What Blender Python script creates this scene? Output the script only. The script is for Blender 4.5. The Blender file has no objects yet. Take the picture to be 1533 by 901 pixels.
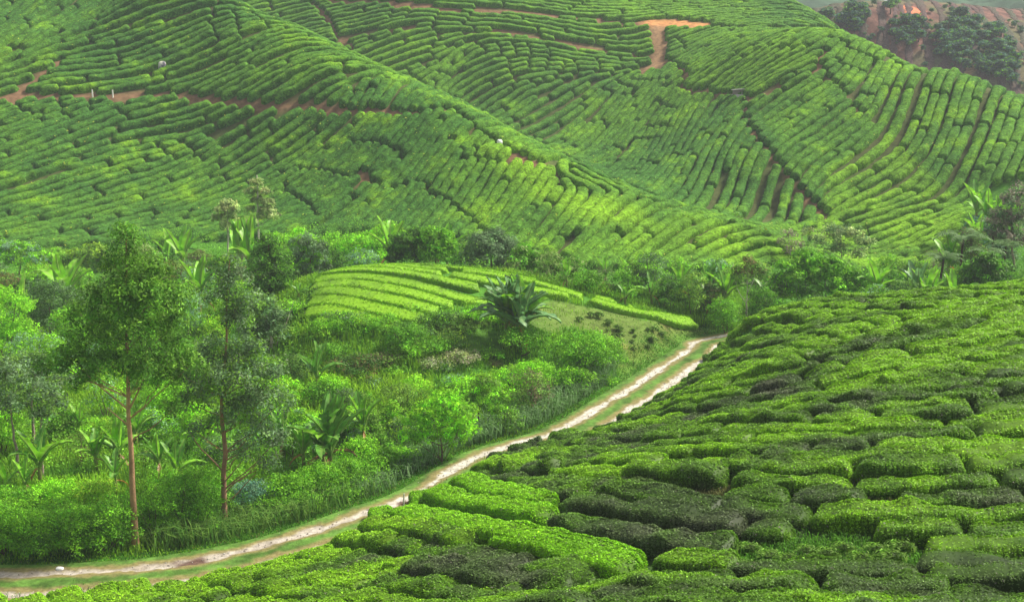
import bpy, math, random
import numpy as np
from mathutils import Vector

# ------------------------------------------------------------------ camera, sky, sun, exposure
R = math.radians
scene = bpy.context.scene
COL = scene.collection
PITCH = 12.0
FPX, CX, CY = 1644.0, 766.5, 450.5
cam = bpy.data.cameras.new('camera'); cam_o = bpy.data.objects.new('camera', cam); COL.objects.link(cam_o)
cam.sensor_width = 36.0; cam.lens = 36.0 * FPX / 1533.0; cam.clip_start = 0.2; cam.clip_end = 6000
cam_o.location = (0, 0, 0); cam_o.rotation_euler = (R(90 - PITCH), 0, 0)
scene.camera = cam_o
SUN_EL, SUN_AZ = 49.0, 66.0          # azimuth clockwise from +Y
world = bpy.data.worlds.new('World'); scene.world = world; world.use_nodes = True
wn = world.node_tree.nodes; wl = world.node_tree.links; wn.clear()
sky = wn.new('ShaderNodeTexSky'); sky.sky_type = 'NISHITA'; sky.sun_disc = False
sky.sun_elevation = R(SUN_EL); sky.sun_rotation = R(SUN_AZ)
sky.air_density = 1.0; sky.dust_density = 3.0; sky.ozone_density = 1.0
bg = wn.new('ShaderNodeBackground'); bg.inputs[1].default_value = 0.105
hs = wn.new('ShaderNodeHueSaturation'); hs.inputs['Saturation'].default_value = 0.22
wo = wn.new('ShaderNodeOutputWorld')
wl.new(sky.outputs[0], hs.inputs['Color']); wl.new(hs.outputs[0], bg.inputs[0]); wl.new(bg.outputs[0], wo.inputs[0])
sun = bpy.data.lights.new('sun', 'SUN'); sun.energy = 4.5; sun.angle = R(8.0); sun.color = (1.0, 0.94, 0.80)
sun_o = bpy.data.objects.new('sun', sun); COL.objects.link(sun_o)
sun_o.rotation_euler = (R(90 - SUN_EL), 0, R(180 - SUN_AZ))
sun_o.location = (0, 0, 80)
scene.view_settings.view_transform = 'Standard'; scene.view_settings.look = 'None'
scene.view_settings.exposure = 0.72; scene.view_settings.gamma = 1.0
scene.cycles.use_denoising = True
scene.cycles.max_bounces = 6; scene.cycles.diffuse_bounces = 3; scene.cycles.transmission_bounces = 3
scene.cycles.volume_bounces = 0; scene.cycles.transparent_max_bounces = 4

rng = np.random.default_rng(7); random.seed(7)

# ------------------------------------------------------------------ helpers: view geometry used to survey the place
SP, CP = math.sin(R(PITCH)), math.cos(R(PITCH))
def ray(px, py):
    u = (px - CX) / FPX; v = (CY - py) / FPX
    d = np.array([u, CP + SP * v, -SP + CP * v]); return d / d[1]
def at(px, py, Y):
    return ray(px, py) * Y
def pix(P):
    P = np.asarray(P, float)
    f = P[..., 1] * CP - P[..., 2] * SP; up = P[..., 1] * SP + P[..., 2] * CP
    f = np.maximum(f, 0.05)
    return CX + FPX * P[..., 0] / f, CY - FPX * up / f
def in_poly(x, y, poly):
    x = np.asarray(x, float); y = np.asarray(y, float); r = np.zeros(x.shape, bool)
    n = len(poly); j = n - 1
    for i in range(n):
        xi, yi = poly[i]; xj, yj = poly[j]
        if yi != yj:
            c = ((yi > y) != (yj > y)) & (x < (xj - xi) * (y - yi) / (yj - yi) + xi)
            r ^= c
        j = i
    return r
def hash3(i, j, k, s):
    h = (i * 374761393 + j * 668265263 + k * 2147483647 + s * 974634777) & 0xffffffff
    h = ((h ^ (h >> 13)) * 1274126177) & 0xffffffff
    h = (h ^ (h >> 16)) & 0xffff
    return h / 65535.0
def vnoise(P, f=1.0, seed=0):
    P = np.asarray(P, float) * f
    I = np.floor(P).astype(np.int64); F = P - I; F = F * F * (3 - 2 * F)
    out = 0
    for a in (0, 1):
        for b in (0, 1):
            for c in (0, 1):
                w = (F[..., 0] if a else 1 - F[..., 0]) * (F[..., 1] if b else 1 - F[..., 1]) * (F[..., 2] if c else 1 - F[..., 2])
                out = out + w * hash3(I[..., 0] + a, I[..., 1] + b, I[..., 2] + c, seed)
    return out * 2 - 1
def sm(a, b, x):
    t = np.clip((x - a) / (b - a), 0, 1); return t * t * (3 - 2 * t)

# ------------------------------------------------------------------ terrain: one height field through surveyed points
ROAD_PX = [(1075, 512, 96.5), (1050, 525, 93), (1000, 563, 86), (940, 610, 79), (850, 658, 71), (735, 693, 66.3), (640, 741, 60), (560, 775, 57.2),
           (420, 825, 53.2), (250, 862, 50.6), (90, 878, 49.6), (-40, 882, 49.4), (-160, 880, 49.4)]
ROAD = np.array([at(*p) for p in ROAD_PX]); ROAD[:, 2] = np.interp(ROAD[:, 1], [49, 60, 100], [-24.75, -24.6, -24.3])
ROAD = np.vstack([[[ROAD[0, 0] + 9, ROAD[0, 1] + 5, -24.2]], ROAD])
def resample(P, step):
    P = np.asarray(P, float); d = np.r_[0, np.cumsum(np.linalg.norm(np.diff(P, axis=0), axis=1))]
    # Catmull-Rom through the points, then equal steps
    Q = []
    n = len(P)
    for i in range(n - 1):
        p0 = P[max(i - 1, 0)]; p1 = P[i]; p2 = P[i + 1]; p3 = P[min(i + 2, n - 1)]
        for t in np.linspace(0, 1, 12, endpoint=False):
            Q.append(0.5 * ((2 * p1) + (-p0 + p2) * t + (2 * p0 - 5 * p1 + 4 * p2 - p3) * t * t + (-p0 + 3 * p1 - 3 * p2 + p3) * t ** 3))
    Q.append(P[-1]); Q = np.array(Q)
    d = np.r_[0, np.cumsum(np.linalg.norm(np.diff(Q, axis=0), axis=1))]
    m = max(2, int(d[-1] / step) + 1); s = np.linspace(0, d[-1], m)
    return np.stack([np.interp(s, d, Q[:, k]) for k in range(Q.shape[1])], 1)
ROADC = resample(ROAD, 0.35)

PXP = [ # near tea slope
 (1533, 901, 27), (1533, 650, 43), (1533, 540, 55), (1533, 440, 73), (1300, 901, 27.5), (1300, 650, 46), (1300, 540, 60), (1300, 457, 80), (1100, 901, 29), (1100, 760, 39), (1100, 650, 50),
 (1100, 560, 67), (1130, 480, 88), (900, 901, 31), (900, 760, 42), (960, 680, 56), (740, 901, 33.5), (740, 780, 44), (600, 901, 36.5), (560, 850, 43), (400, 905, 41),
 (1000, 620, 69), (1050, 570, 76), (780, 690, 61), (690, 725, 57), (735, 706, 60.5), (1200, 520, 70), (1700, 430, 73), (1700, 650, 42),
 # flat-topped tea mound in the valley
 (570, 403, 101), (480, 415, 99), (650, 405, 102), (740, 418, 101), (560, 495, 87), (620, 488, 87.5), (690, 458, 93), (470, 488, 88), (860, 452, 98), (960, 476, 97), (1040, 490, 97.5), (860, 438, 102),
 # bank between the mound and the road
 (700, 500, 87), (850, 500, 89.5), (960, 520, 90), (1000, 500, 94), (1060, 500, 99.5), (900, 560, 83.5),
 # left hill: foot
 (-150, 372, 138), (0, 365, 140), (120, 358, 143), (250, 350, 145), (400, 345, 145), (550, 338, 142), (680, 345, 137), (800, 370, 130), (900, 397, 122), (1000, 408, 119), (1100, 402, 121), (1170, 392, 124),
 # left hill: face
 (0, 250, 157), (150, 240, 161), (300, 220, 166), (450, 220, 163), (600, 240, 155), (750, 290, 143), (900, 345, 130), (0, 148, 172), (130, 145, 174), (350, 155, 172), (560, 168, 165), (200, 80, 185), (400, 80, 180), (60, 60, 186), (300, 60, 186), (480, 110, 173),
 (0, 0, 199), (150, 0, 200),
 # left hill: crest
 (325, 0, 193), (440, 45, 187), (540, 100, 177), (610, 134, 170), (680, 165, 163), (760, 215, 153), (830, 255, 146), (900, 290, 140), (1000, 327, 133), (1090, 350, 128), (1150, 362, 127),
 (230, -60, 205), (100, -110, 217), (-150, -30, 196), (-120, 150, 172), (-300, 100, 178), (-300, 350, 140),
 # gully behind the crest
 (1165, 352, 139), (1100, 332, 152), (960, 282, 168), (840, 242, 190),
 # bowl and upper slopes
 (860, 228, 198), (880, 160, 212), (780, 140, 214), (720, 92, 222), (676, 58, 229), (640, 22, 234), (800, 57, 228), (968, 85, 226), (975, 45, 233), (1055, 45, 231), (700, 160, 213), (610, 120, 219), (500, 8, 242), (520, 70, 229), (900, 100, 222), (940, 200, 200),
 # left face of the right hill
 (1020, 112, 211), (1100, 145, 193), (1050, 230, 176), (1000, 250, 180), (1115, 180, 182), (1150, 230, 169), (1200, 290, 158), (1240, 330, 151), (1150, 310, 159), (1180, 150, 184),
 # right hill
 (1180, 50, 208), (1230, 85, 193), (1240, 115, 188), (1300, 170, 176), (1350, 215, 166), (1400, 262, 156), (1450, 305, 147), (1250, 54, 206), (1310, 74, 196), (1420, 111, 182), (1480, 134, 176), (1533, 157, 171), (1600, 182, 167),
 (1300, 260, 161), (1330, 330, 146), (1300, 390, 134), (1400, 395, 128), (1450, 330, 138), (1470, 220, 158), (1533, 250, 149), (1420, 170, 170), (1200, 200, 174), (1300, 110, 189), (1700, 250, 150), (1700, 190, 166), (1533, 330, 132), (1540, 420, 112), (1350, 440, 112), (1200, 460, 108),
 # top of the far slope
 (750, -30, 250), (950, 0, 250), (1100, 5, 252), (1170, 0, 254), (1240, 42, 242), (900, -60, 272), (600, -60, 268), (1100, -30, 270), (400, -60, 262),
 # ruddy hill far right
 (1290, 45, 330), (1400, 60, 330), (1533, 130, 300), (1480, 90, 315), (1533, 30, 355), (1450, 8, 372), (1360, 2, 372), (1300, 6, 370), (1216, 22, 375), (1700, 60, 350), (1700, 160, 290), (1600, 20, 385),
]
WP = [ # hidden or off-frame ground, in metres
 (0, 3, -3.2), (-14, 6, -7.5), (14, 5, -4.0), (30, 8, -5.5), (0, 10, -7.6), (0, 17, -10.6), (12, 17, -10.2), (-12, 20, -14), (-24, 26, -20), (-40, 34, -24.5), (24, 14, -8.8), (50, 22, -10), (60, 45, -11), (-30, 12, -15), (70, 72, -15), (75, 90, -19), (0, -14, 1), (40, -14, 0), (-40, -14, -10), (-60, 20, -25),
 (-38, 54, -24.8), (-26, 58, -24.8), (-16, 66, -24.9), (-4, 72, -24.9), (4, 78, -24.7), (-40, 75, -25), (-20, 85, -24.4), (-60, 60, -25), (-60, 100, -24.5), (-40, 115, -24), (-25, 105, -23), (-14, 122, -22.6), (10, 112, -22.6), (22, 108, -22.9), (34, 108, -23), (45, 118, -22.5), (55, 105, -22),
 (-90, 100, -25), (-90, 50, -25), (-65, 128, -23.5), (60, 92, -20.5), (42, 96, -23.2), (38, 104, -23.6), (-20, 76, -24.8), (8, 92, -22.6),
 (-25, 205, -6.5), (-45, 212, -1.5), (-70, 222, 5), (-8, 198, -11.5), (10, 168, -17.2), (22, 152, -19.5), (-100, 235, 14), (-60, 250, 17),
 (86, 184, -9), (74, 196, -4), (66, 210, 0), (100, 184, -12), (95, 215, -10), (110, 230, -20), (80, 262, 2), (95, 285, -12), (130, 250, -22), (60, 290, 10), (0, 300, 24), (-60, 300, 28), (70, 330, 2), (140, 210, -15), (100, 320, -6), (0, 380, 12), (-100, 380, 15), (120, 420, 6), (190, 430, 8), (220, 340, 0), (220, 230, -15), (160, 130, -16), (160, 80, -14), (-150, 120, -20), (-160, 200, 2), (-150, 300, 20), (100, 30, -7), (-150, 20, -26), (60, 470, -5), (250, 470, 0), (-100, 470, 0), (100, -14, -3), (-150, -14, -24), (120, 120, -18),
]
CPTS = np.array([at(*p) for p in PXP] + [tuple(map(float, p)) for p in WP] + [tuple(p) for p in ROADC[::9]])
def tps_fit(P, lam):
    S = 100.0; X = P[:, :2] / S; n = len(P)
    d2 = ((X[:, None] - X[None]) ** 2).sum(-1); K = 0.5 * d2 * np.log(np.maximum(d2, 1e-12))
    A = np.zeros((n + 3, n + 3)); A[:n, :n] = K + lam * np.eye(n); A[:n, n] = 1; A[:n, n + 1:] = X; A[n, :n] = 1; A[n + 1:, :n] = X.T
    w = np.linalg.solve(A, np.r_[P[:, 2], 0, 0, 0]); return X, w
TX, TW = tps_fit(CPTS, 0.0004)
def tps_eval(x, y):
    q = np.stack([x, y], -1).reshape(-1, 2) / 100.0; out = np.empty(len(q)); n = len(TX)
    for i in range(0, len(q), 4000):
        b = q[i:i + 4000]; d2 = ((b[:, None] - TX[None]) ** 2).sum(-1)
        out[i:i + 4000] = (0.5 * d2 * np.log(np.maximum(d2, 1e-12))) @ TW[:n] + TW[n] + b @ TW[n + 1:]
    return out.reshape(np.shape(x))
GX0, GX1, GY0, GY1, GS = -150.0, 230.0, -12.0, 450.0, 1.0
gx = np.arange(GX0, GX1 + .01, GS); gy = np.arange(GY0, GY1 + .01, GS)
MX, MY = np.meshgrid(gx, gy); GZ = tps_eval(MX, MY)
# press the road bed flat
def road_dist(x, y):
    x = np.asarray(x, float); y = np.asarray(y, float); sh = x.shape; q = np.stack([x.ravel(), y.ravel()], 1)
    best = np.full(len(q), 1e9); idx = np.zeros(len(q), int)
    RC = ROADC[::2]
    for i in range(0, len(q), 5000):
        d = ((q[i:i + 5000, None] - RC[None, :, :2]) ** 2).sum(-1); k = d.argmin(1)
        idx[i:i + 5000] = k * 2; best[i:i + 5000] = np.sqrt(d[np.arange(len(k)), k])
    return best.reshape(sh), idx.reshape(sh)
near = (MY > 35) & (MY < 120) & (MX > -60) & (MX < 50)
rd = np.full(MX.shape, 1e3); ri = np.zeros(MX.shape, int)
rd[near], ri[near] = road_dist(MX[near], MY[near])
tight = (MY > 57) & (MY < 73) & (MX > ROADC[np.minimum(ri, len(ROADC) - 1), 0]) & (MX < 12)
w = np.where(tight, 1 - sm(1.5, 3.2, rd), 1 - sm(2.2, 5.0, rd)); GZ = GZ * (1 - w) + (ROADC[np.minimum(ri, len(ROADC) - 1), 2]) * w
GZ += 0.12 * vnoise(np.stack([MX, MY, MX * 0], -1), 0.25, 3) * sm(2.5, 6, rd)
def gz(x, y):
    x = np.asarray(x, float); y = np.asarray(y, float)
    fx = np.clip((x - GX0) / GS, 0, GZ.shape[1] - 1.001); fy = np.clip((y - GY0) / GS, 0, GZ.shape[0] - 1.001)
    i = fx.astype(int); j = fy.astype(int); a = fx - i; b = fy - j
    return GZ[j, i] * (1 - a) * (1 - b) + GZ[j, i + 1] * a * (1 - b) + GZ[j + 1, i] * (1 - a) * b + GZ[j + 1, i + 1] * a * b
def gnorm(x, y):
    e = 0.8; n = np.stack([(gz(x - e, y) - gz(x + e, y)) / (2 * e), (gz(x, y - e) - gz(x, y + e)) / (2 * e), np.ones(np.shape(x))], -1)
    return n / np.linalg.norm(n, axis=-1, keepdims=True)
def hit(px, py, ymin=20.0, ymax=440.0):
    """where the line of sight through a surveyed point of the photograph meets the ground"""
    d = ray(px, py); Y = np.arange(ymin, ymax, 0.25); z = gz(d[0] * Y, Y); below = d[2] * Y <= z
    if not below.any(): k = len(Y) - 1
    else: k = int(np.argmax(below))
    return np.array([d[0] * Y[k], Y[k], z[k]])

# ------------------------------------------------------------------ helpers: meshes and materials
def mesh_np(name, V, F, C=None, mat=None, smooth=True, cname='Col'):
    """V (n,3); F list of (m,k) int arrays; C (n,3) linear colours per vertex"""
    V = np.asarray(V, np.float32); F = [np.asarray(f, np.int32) for f in (F if isinstance(F, list) else [F]) if len(f)]
    me = bpy.data.meshes.new(name); me.vertices.add(len(V)); me.vertices.foreach_set('co', V.ravel())
    nl = sum(f.size for f in F); npoly = sum(len(f) for f in F)
    me.loops.add(nl); me.polygons.add(npoly)
    me.loops.foreach_set('vertex_index', np.concatenate([f.ravel() for f in F]))
    tot = np.concatenate([np.full(len(f), f.shape[1], np.int32) for f in F]); st = np.r_[0, np.cumsum(tot)[:-1]].astype(np.int32)
    me.polygons.foreach_set('loop_start', st)
    me.polygons.foreach_set('use_smooth', np.full(npoly, smooth, bool))
    me.update(calc_edges=True)
    if C is not None:
        C = np.asarray(C, np.float32); a = me.color_attributes.new(cname, 'FLOAT_COLOR', 'POINT')
        a.data.foreach_set('color', np.c_[C, np.ones(len(C), np.float32)].ravel())
    if mat: me.materials.append(mat)
    return me
def link(name, me, parent=None, loc=None):
    o = bpy.data.objects.new(name, me); COL.objects.link(o)
    if parent is not None: o.parent = parent
    if loc is not None: o.location = loc
    return o
def tag(o, label=None, cat=None, group=None, kind=None):
    if label: o['label'] = label
    if cat: o['category'] = cat
    if group: o['group'] = group
    if kind: o['kind'] = kind
    return o
def thing(name, label, cat, loc, group=None, rz=0.0):
    o = bpy.data.objects.new(name, None); COL.objects.link(o); o.empty_display_size = 0.3
    o.location = loc; o.rotation_euler = (0, 0, rz)
    return tag(o, label, cat, group)

def mat(name, rough=0.6, trans=0.0, var=0.25, nscale=6.0, bump=0.0, bscale=20.0, spec=0.3, hue=0.0, fine=None):
    """procedural: per-vertex base colour, varied by object-space noise, optional leaf translucency and bump"""
    m = bpy.data.materials.new(name); m.use_nodes = True; n = m.node_tree.nodes; l = m.node_tree.links; n.clear()
    out = n.new('ShaderNodeOutputMaterial'); b = n.new('ShaderNodeBsdfPrincipled'); b.inputs['Roughness'].default_value = rough
    b.inputs['Specular IOR Level'].default_value = spec
    at_ = n.new('ShaderNodeAttribute'); at_.attribute_name = 'Col'
    tc = n.new('ShaderNodeTexCoord'); no = n.new('ShaderNodeTexNoise'); no.inputs['Scale'].default_value = nscale; no.inputs['Detail'].default_value = 5
    l.new(tc.outputs['Object'], no.inputs['Vector'])
    mr = n.new('ShaderNodeMapRange'); mr.inputs[1].default_value = 0.25; mr.inputs[2].default_value = 0.75
    mr.inputs[3].default_value = 1 - var; mr.inputs[4].default_value = 1 + var
    l.new(no.outputs[0], mr.inputs[0])
    mul = n.new('ShaderNodeVectorMath'); mul.operation = 'SCALE'
    l.new(at_.outputs['Color'], mul.inputs[0]); l.new(mr.outputs[0], mul.inputs['Scale'])
    col = mul.outputs[0]
    if fine:
        f2 = n.new('ShaderNodeTexVoronoi'); f2.inputs['Scale'].default_value = fine[0]; l.new(tc.outputs['Object'], f2.inputs['Vector'])
        sx = n.new('ShaderNodeSeparateColor'); l.new(f2.outputs['Color'], sx.inputs[0])
        m2 = n.new('ShaderNodeMapRange'); m2.inputs[3].default_value = 1 - fine[1]; m2.inputs[4].default_value = 1 + fine[1]
        l.new(sx.outputs[0], m2.inputs[0])
        mu2 = n.new('ShaderNodeVectorMath'); mu2.operation = 'SCALE'; l.new(col, mu2.inputs[0]); l.new(m2.outputs[0], mu2.inputs['Scale']); col = mu2.outputs[0]
    l.new(col, b.inputs['Base Color']); sh = b.outputs[0]
    if bump:
        bn = n.new('ShaderNodeTexNoise'); bn.inputs['Scale'].default_value = bscale; bn.inputs['Detail'].default_value = 3
        l.new(tc.outputs['Object'], bn.inputs['Vector'])
        bm_ = n.new('ShaderNodeBump'); bm_.inputs['Strength'].default_value = 1.0; bm_.inputs['Distance'].default_value = bump
        l.new(bn.outputs[0], bm_.inputs['Height']); l.new(bm_.outputs[0], b.inputs['Normal'])
    if trans:
        t = n.new('ShaderNodeBsdfTranslucent'); l.new(col, t.inputs[0]); mx = n.new('ShaderNodeMixShader'); mx.inputs[0].default_value = trans
        l.new(b.outputs[0], mx.inputs[1]); l.new(t.outputs[0], mx.inputs[2]); sh = mx.outputs[0]
    l.new(sh, out.inputs[0]); return m
M_GROUND = mat('ground_soil_and_grass', 0.95, 0, 0.4, 1.3, 0.12, 5.0, 0.1)
M_TEA = mat('tea_foliage', 0.85, 0, 0.30, 1.6, 0.18, 7.0, 0.05, fine=(5.0, 0.45))
M_TEALEAF = mat('tea_leaves', 0.5, 0.3, 0.2, 3.0, 0, 0, 0.14)
M_LEAF = mat('leaves', 0.5, 0.38, 0.22, 0.9, 0, 0, 0.14)
M_BARK = mat('bark', 0.9, 0, 0.3, 3.0, 0.03, 9.0, 0.1)
M_GRASS = mat('grass_blades', 0.6, 0.4, 0.25, 0.5, 0, 0, 0.1)
M_BANANA = mat('banana_leaf', 0.42, 0.35, 0.15, 2.0, 0, 0, 0.4)
M_STONE = mat('pale_stuff', 0.8, 0, 0.15, 9.0, 0.01, 20.0, 0.2)

# ------------------------------------------------------------------ terrain mesh
def polydist(P, line):
    """horizontal distance of points to a 3D polyline"""
    q = np.asarray(P)[..., :2].reshape(-1, 2); best = np.full(len(q), 1e9)
    L = np.asarray(line)[:, :2]
    for a, b in zip(L[:-1], L[1:]):
        ab = b - a; t = np.clip(((q - a) @ ab) / (ab @ ab + 1e-9), 0, 1); best = np.minimum(best, np.linalg.norm(q - (a + t[:, None] * ab), axis=1))
    return best.reshape(np.asarray(P).shape[:-1])
HILL_POLY = [(-900, 392), (-60, 384), (0, 378), (120, 370), (250, 362), (330, 360), (480, 354), (560, 348), (640, 356), (700, 362), (800, 380), (850, 390), (900, 408), (960, 410), (1040, 412), (1100, 410), (1165, 396), (1230, 402), (1300, 412), (1390, 412), (1440, 345), (1462, 300), (1500, 270), (1560, 262), (1900, 300), (2600, 300), (2600, -900), (-900, -900)]
NEAR_POLY = [(-600, 1100), (-300, 893), (0, 888), (60, 893), (110, 872), (250, 878), (330, 870), (440, 843), (515, 800), (565, 778), (625, 742), (670, 716), (700, 697), (745, 678), (800, 672), (880, 658), (930, 640), (985, 610), (1030, 575), (1062, 545), (1058, 520), (1085, 490), (1130, 474), (1200, 462), (1400, 441), (1533, 430), (2200, 420), (3500, 1500), (3500, 4000), (-600, 4000)]
PATHS_PX = [ # dirt walks on the hillsides: (points in the photo, half width m)
 ([(0, 152), (60, 147), (130, 147), (250, 146), (345, 156), (400, 160), (480, 165), (560, 170), (640, 170), (676, 166)], 1.5),
 ([(676, 166), (700, 186), (735, 215), (790, 240), (840, 265)], 0.7),
 ([(495, 3), (560, 6), (640, 12), (700, 16), (800, 24), (880, 32), (968, 38), (1055, 43), (1150, 46), (1240, 46)], 1.9),
 ([(470, 8), (490, 30), (512, 62), (530, 72)], 1.2),
 ([(512, 62), (560, 50), (620, 45)], 0.7),
 ([(735, 45), (800, 58), (880, 72), (968, 88), (1000, 95), (1028, 112), (1024, 135), (1060, 140), (1100, 145), (1126, 151)], 1.1),
 ([(1126, 151), (1116, 168), (1118, 185), (1135, 210), (1150, 232), (1175, 260), (1200, 290), (1240, 330)], 0.9),
 ([(1126, 151), (1160, 135), (1195, 118), (1226, 106), (1226, 90), (1245, 76)], 0.9),
 ([(985, 50), (988, 70), (982, 100), (965, 108)], 2.4),
 ([(1226, 106), (1255, 135), (1290, 175)], 0.5),
 ([(20, 145), (60, 118), (92, 95)], 1.6),
 ([(770, 235), (800, 246)], 2.2),
 ([(838, 236), (900, 268), (975, 300)], 1.4),
 ([(540, 262), (552, 275)], 1.6),
 ([(1250, 49), (1310, 68), (1420, 104), (1540, 150)], 1.1),
 ([(985, 430), (1000, 436)], 0.1),
]
PATHS = []
for pts, hw in PATHS_PX:
    P = np.array([hit(px, py, 100) for px, py in pts]); PATHS.append((resample(P, 1.5), hw * .62))
ORANGE = np.array([hit(px, py, 180) for px, py in [(975, 35), (1010, 35), (1055, 38)]])
SCAR = np.array([hit(px, py, 180) for px, py in [(985, 46), (990, 70), (983, 98)]])
RED2 = np.array([hit(px, py, 280) for px, py in [(1368, 14), (1372, 22)]])
RED3 = np.array([hit(px, py, 280) for px, py in [(1430, 28), (1440, 30)]])
TAN2 = np.array([hit(px, py, 280) for px, py in [(1445, 108), (1455, 98)]])

V = np.stack([MX, MY, GZ], -1).reshape(-1, 3)
qx, qy = pix(V)
yy = V[:, 1]
N1 = vnoise(V, 0.12, 1); N2 = vnoise(V, 0.5, 2); N3 = vnoise(V, 0.03, 5)
def mix(a, b, t): return np.asarray(a) * (1 - t[:, None]) + np.asarray(b) * t[:, None]
GRASS = np.array([.065, .19, .018]); SOIL = np.array([.075, .056, .030])
C = np.tile(GRASS, (len(V), 1)) * (1 + 0.35 * N1[:, None])
C = mix(C, np.array([.05, .10, .022]) * (1 + .4 * N2[:, None]), in_poly(qx, qy, NEAR_POLY) & (yy < 98))
C = mix(C, [.14, .10, .05], in_poly(qx, qy, NEAR_POLY) * sm(.25, .6, N1 + .5 * N2) * .7)
teaish = (yy > 118) | ((qy > 500) & (qx > 300) & (yy < 90) & (V[:, 0] > -12))
C = mix(C, SOIL * (1 + .3 * N2[:, None]), np.where(in_poly(qx, qy, HILL_POLY) & (yy > 112), 0.75, 0.0))
BANK_POLY = [(630, 500), (690, 465), (830, 450), (980, 480), (1060, 492), (1080, 510), (1040, 530), (960, 590), (930, 600), (930, 520), (860, 490), (720, 540)]
bank = in_poly(qx, qy, BANK_POLY) & (yy < 104) & (yy > 78)
tan = sm(-0.1, 0.5, N1 + 0.6 * N2) * bank
C = mix(C, [.27, .20, .085], np.clip(tan * 1.1 + .25 * bank, 0, .9) * (.25 + .75 * sm(740, 850, qx)))
brown = bank & (qx > 985) & (qy < 515) & (qx < 1080)
C = mix(C, [.15, .095, .045], brown * 0.8)
olive = bank & (qx < 985) & (qx > 915) & (qy > 515)
C = mix(C, [.17, .15, .04], olive * 0.7)
for line, hw in PATHS:
    d = polydist(V, line); t = 1 - sm(hw * 0.7, hw * 1.5, d + 0.5 * N2); C = mix(C, [.20, .115, .065], t * 0.95)
for line, wd, cc in [(ORANGE, 2.3, (.56, .26, .10)), (SCAR, 1.7, (.30, .185, .10))]:
    d = polydist(V, line); C = mix(C, cc, (1 - sm(wd * .3, wd * 1.5, d + 1.1 * N2 + 1.0 * vnoise(V, .9, 6))) * .9)
farhill = yy > 268
fh = farhill & (V[:, 0] > 60)
C = mix(C, np.array([.17, .085, .065]) * (1 + .45 * N2[:, None] + .3 * N1[:, None]), fh * 1.0)
C = mix(C, [.07, .12, .04], fh * sm(.1, .45, N3 + .5 * N1) * .6)
for line, wd, cc in [(RED2, 3.6, (.62, .20, .10)), (RED3, 1.6, (.55, .22, .12)), (TAN2, 3, (.40, .26, .14))]:
    d = polydist(V, line); C = mix(C, cc, (1 - sm(wd * .5, wd * 1.1, d + 1.2 * N2)))
rdv = rd.ravel(); C = mix(C, np.array([.075, .22, .02]), (1 - sm(2.5, 5.0, rdv)) * .8)
ny, nx = MX.shape
idx = np.arange(ny * nx).reshape(ny, nx)
F = np.stack([idx[:-1, :-1], idx[:-1, 1:], idx[1:, 1:], idx[1:, :-1]], -1).reshape(-1, 4)
# skirt to the horizon
rim = np.r_[idx[0, :], idx[1:, -1], idx[-1, -2::-1], idx[-2:0:-1, 0]]
cen = np.array([40, 200.]); o = V[rim, :2] - cen; o /= np.linalg.norm(o, axis=1, keepdims=True)
r1 = np.c_[V[rim, :2] + o * 60, V[rim, 2] - 18]; r2 = np.c_[cen + o * 3500, np.full(len(rim), -60.)]
n0 = len(V); m = len(rim); V2 = np.vstack([V, r1, r2]); C2 = np.vstack([C, np.tile([.05, .10, .03], (2 * m, 1))])
k = np.arange(m); k2 = (k + 1) % m
F = np.vstack([F, np.stack([rim[k], n0 + k, n0 + k2, rim[k2]], -1), np.stack([n0 + k, n0 + m + k, n0 + m + k2, n0 + k2], -1)])
ground = link('ground', mesh_np('ground', V2, F, C2, M_GROUND)); tag(ground, kind='structure')

# far wooded range beyond the ruddy hill
def far_range(name, y0, y1, x0, x1, prof, col):
    nx_, ny_ = 220, 40; xs = np.linspace(x0, x1, nx_); ts = np.linspace(0, 1, ny_)
    X, T = np.meshgrid(xs, ts); Y = y0 + (y1 - y0) * T
    H = np.interp(X, [p[0] for p in prof], [p[1] for p in prof]); P0 = np.stack([X, Y, X * 0], -1)
    Z = -40 + (H + 40) * np.sin(T * math.pi * 0.62) / 1.0 + 3.0 * vnoise(P0, .12, 8) + 8 * vnoise(P0, .02, 9)
    Vv = np.stack([X, Y, Z], -1).reshape(-1, 3); nn = vnoise(Vv, .15, 4)
    i = np.arange(nx_ * ny_).reshape(ny_, nx_)
    Ff = np.stack([i[:-1, :-1], i[:-1, 1:], i[1:, 1:], i[1:, :-1]], -1).reshape(-1, 4)
    o_ = link(name, mesh_np(name, Vv, Ff, np.array(col) * (1 + .45 * nn[:, None]), M_GROUND)); tag(o_, kind='structure'); return o_
far_range('hills', 620, 900, -200, 700, [(-200, 60), (150, 62), (230, 52), (285, 46), (330, 44), (370, 60), (700, 80)], (.045, .085, .05))

# ------------------------------------------------------------------ road: two pale wheel tracks with grass between
RC = resample(ROADC, 0.17); tg = np.gradient(RC, axis=0); tg /= np.linalg.norm(tg, axis=1, keepdims=True)
sd = np.stack([tg[:, 1], -tg[:, 0], tg[:, 2] * 0], 1); sd /= np.linalg.norm(sd, axis=1, keepdims=True)
ac = np.linspace(-2.3, 2.3, 47)
RV = RC[:, None, :2] + sd[:, None, :2] * ac[None, :, None]
s_ = np.arange(len(RC)) * 0.17
RZ = gz(RV[..., 0], RV[..., 1]) + 0.10
P3 = np.concatenate([RV, RZ[..., None]], -1)
wob = 0.16 * vnoise(np.stack([s_, s_ * 0, s_ * 0], -1), 0.25, 11)[:, None]
A_ = ac[None, :] + wob
edge = 0.16 * vnoise(P3 * [1, 1, 0], 3.2, 12) + 0.20 * vnoise(P3 * [1, 1, 0], 0.7, 13)
rut = np.minimum(np.abs(A_ - 1.12), np.abs(A_ + 1.12))
tr = 1 - sm(0.22, 0.37, rut + edge)
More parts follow.
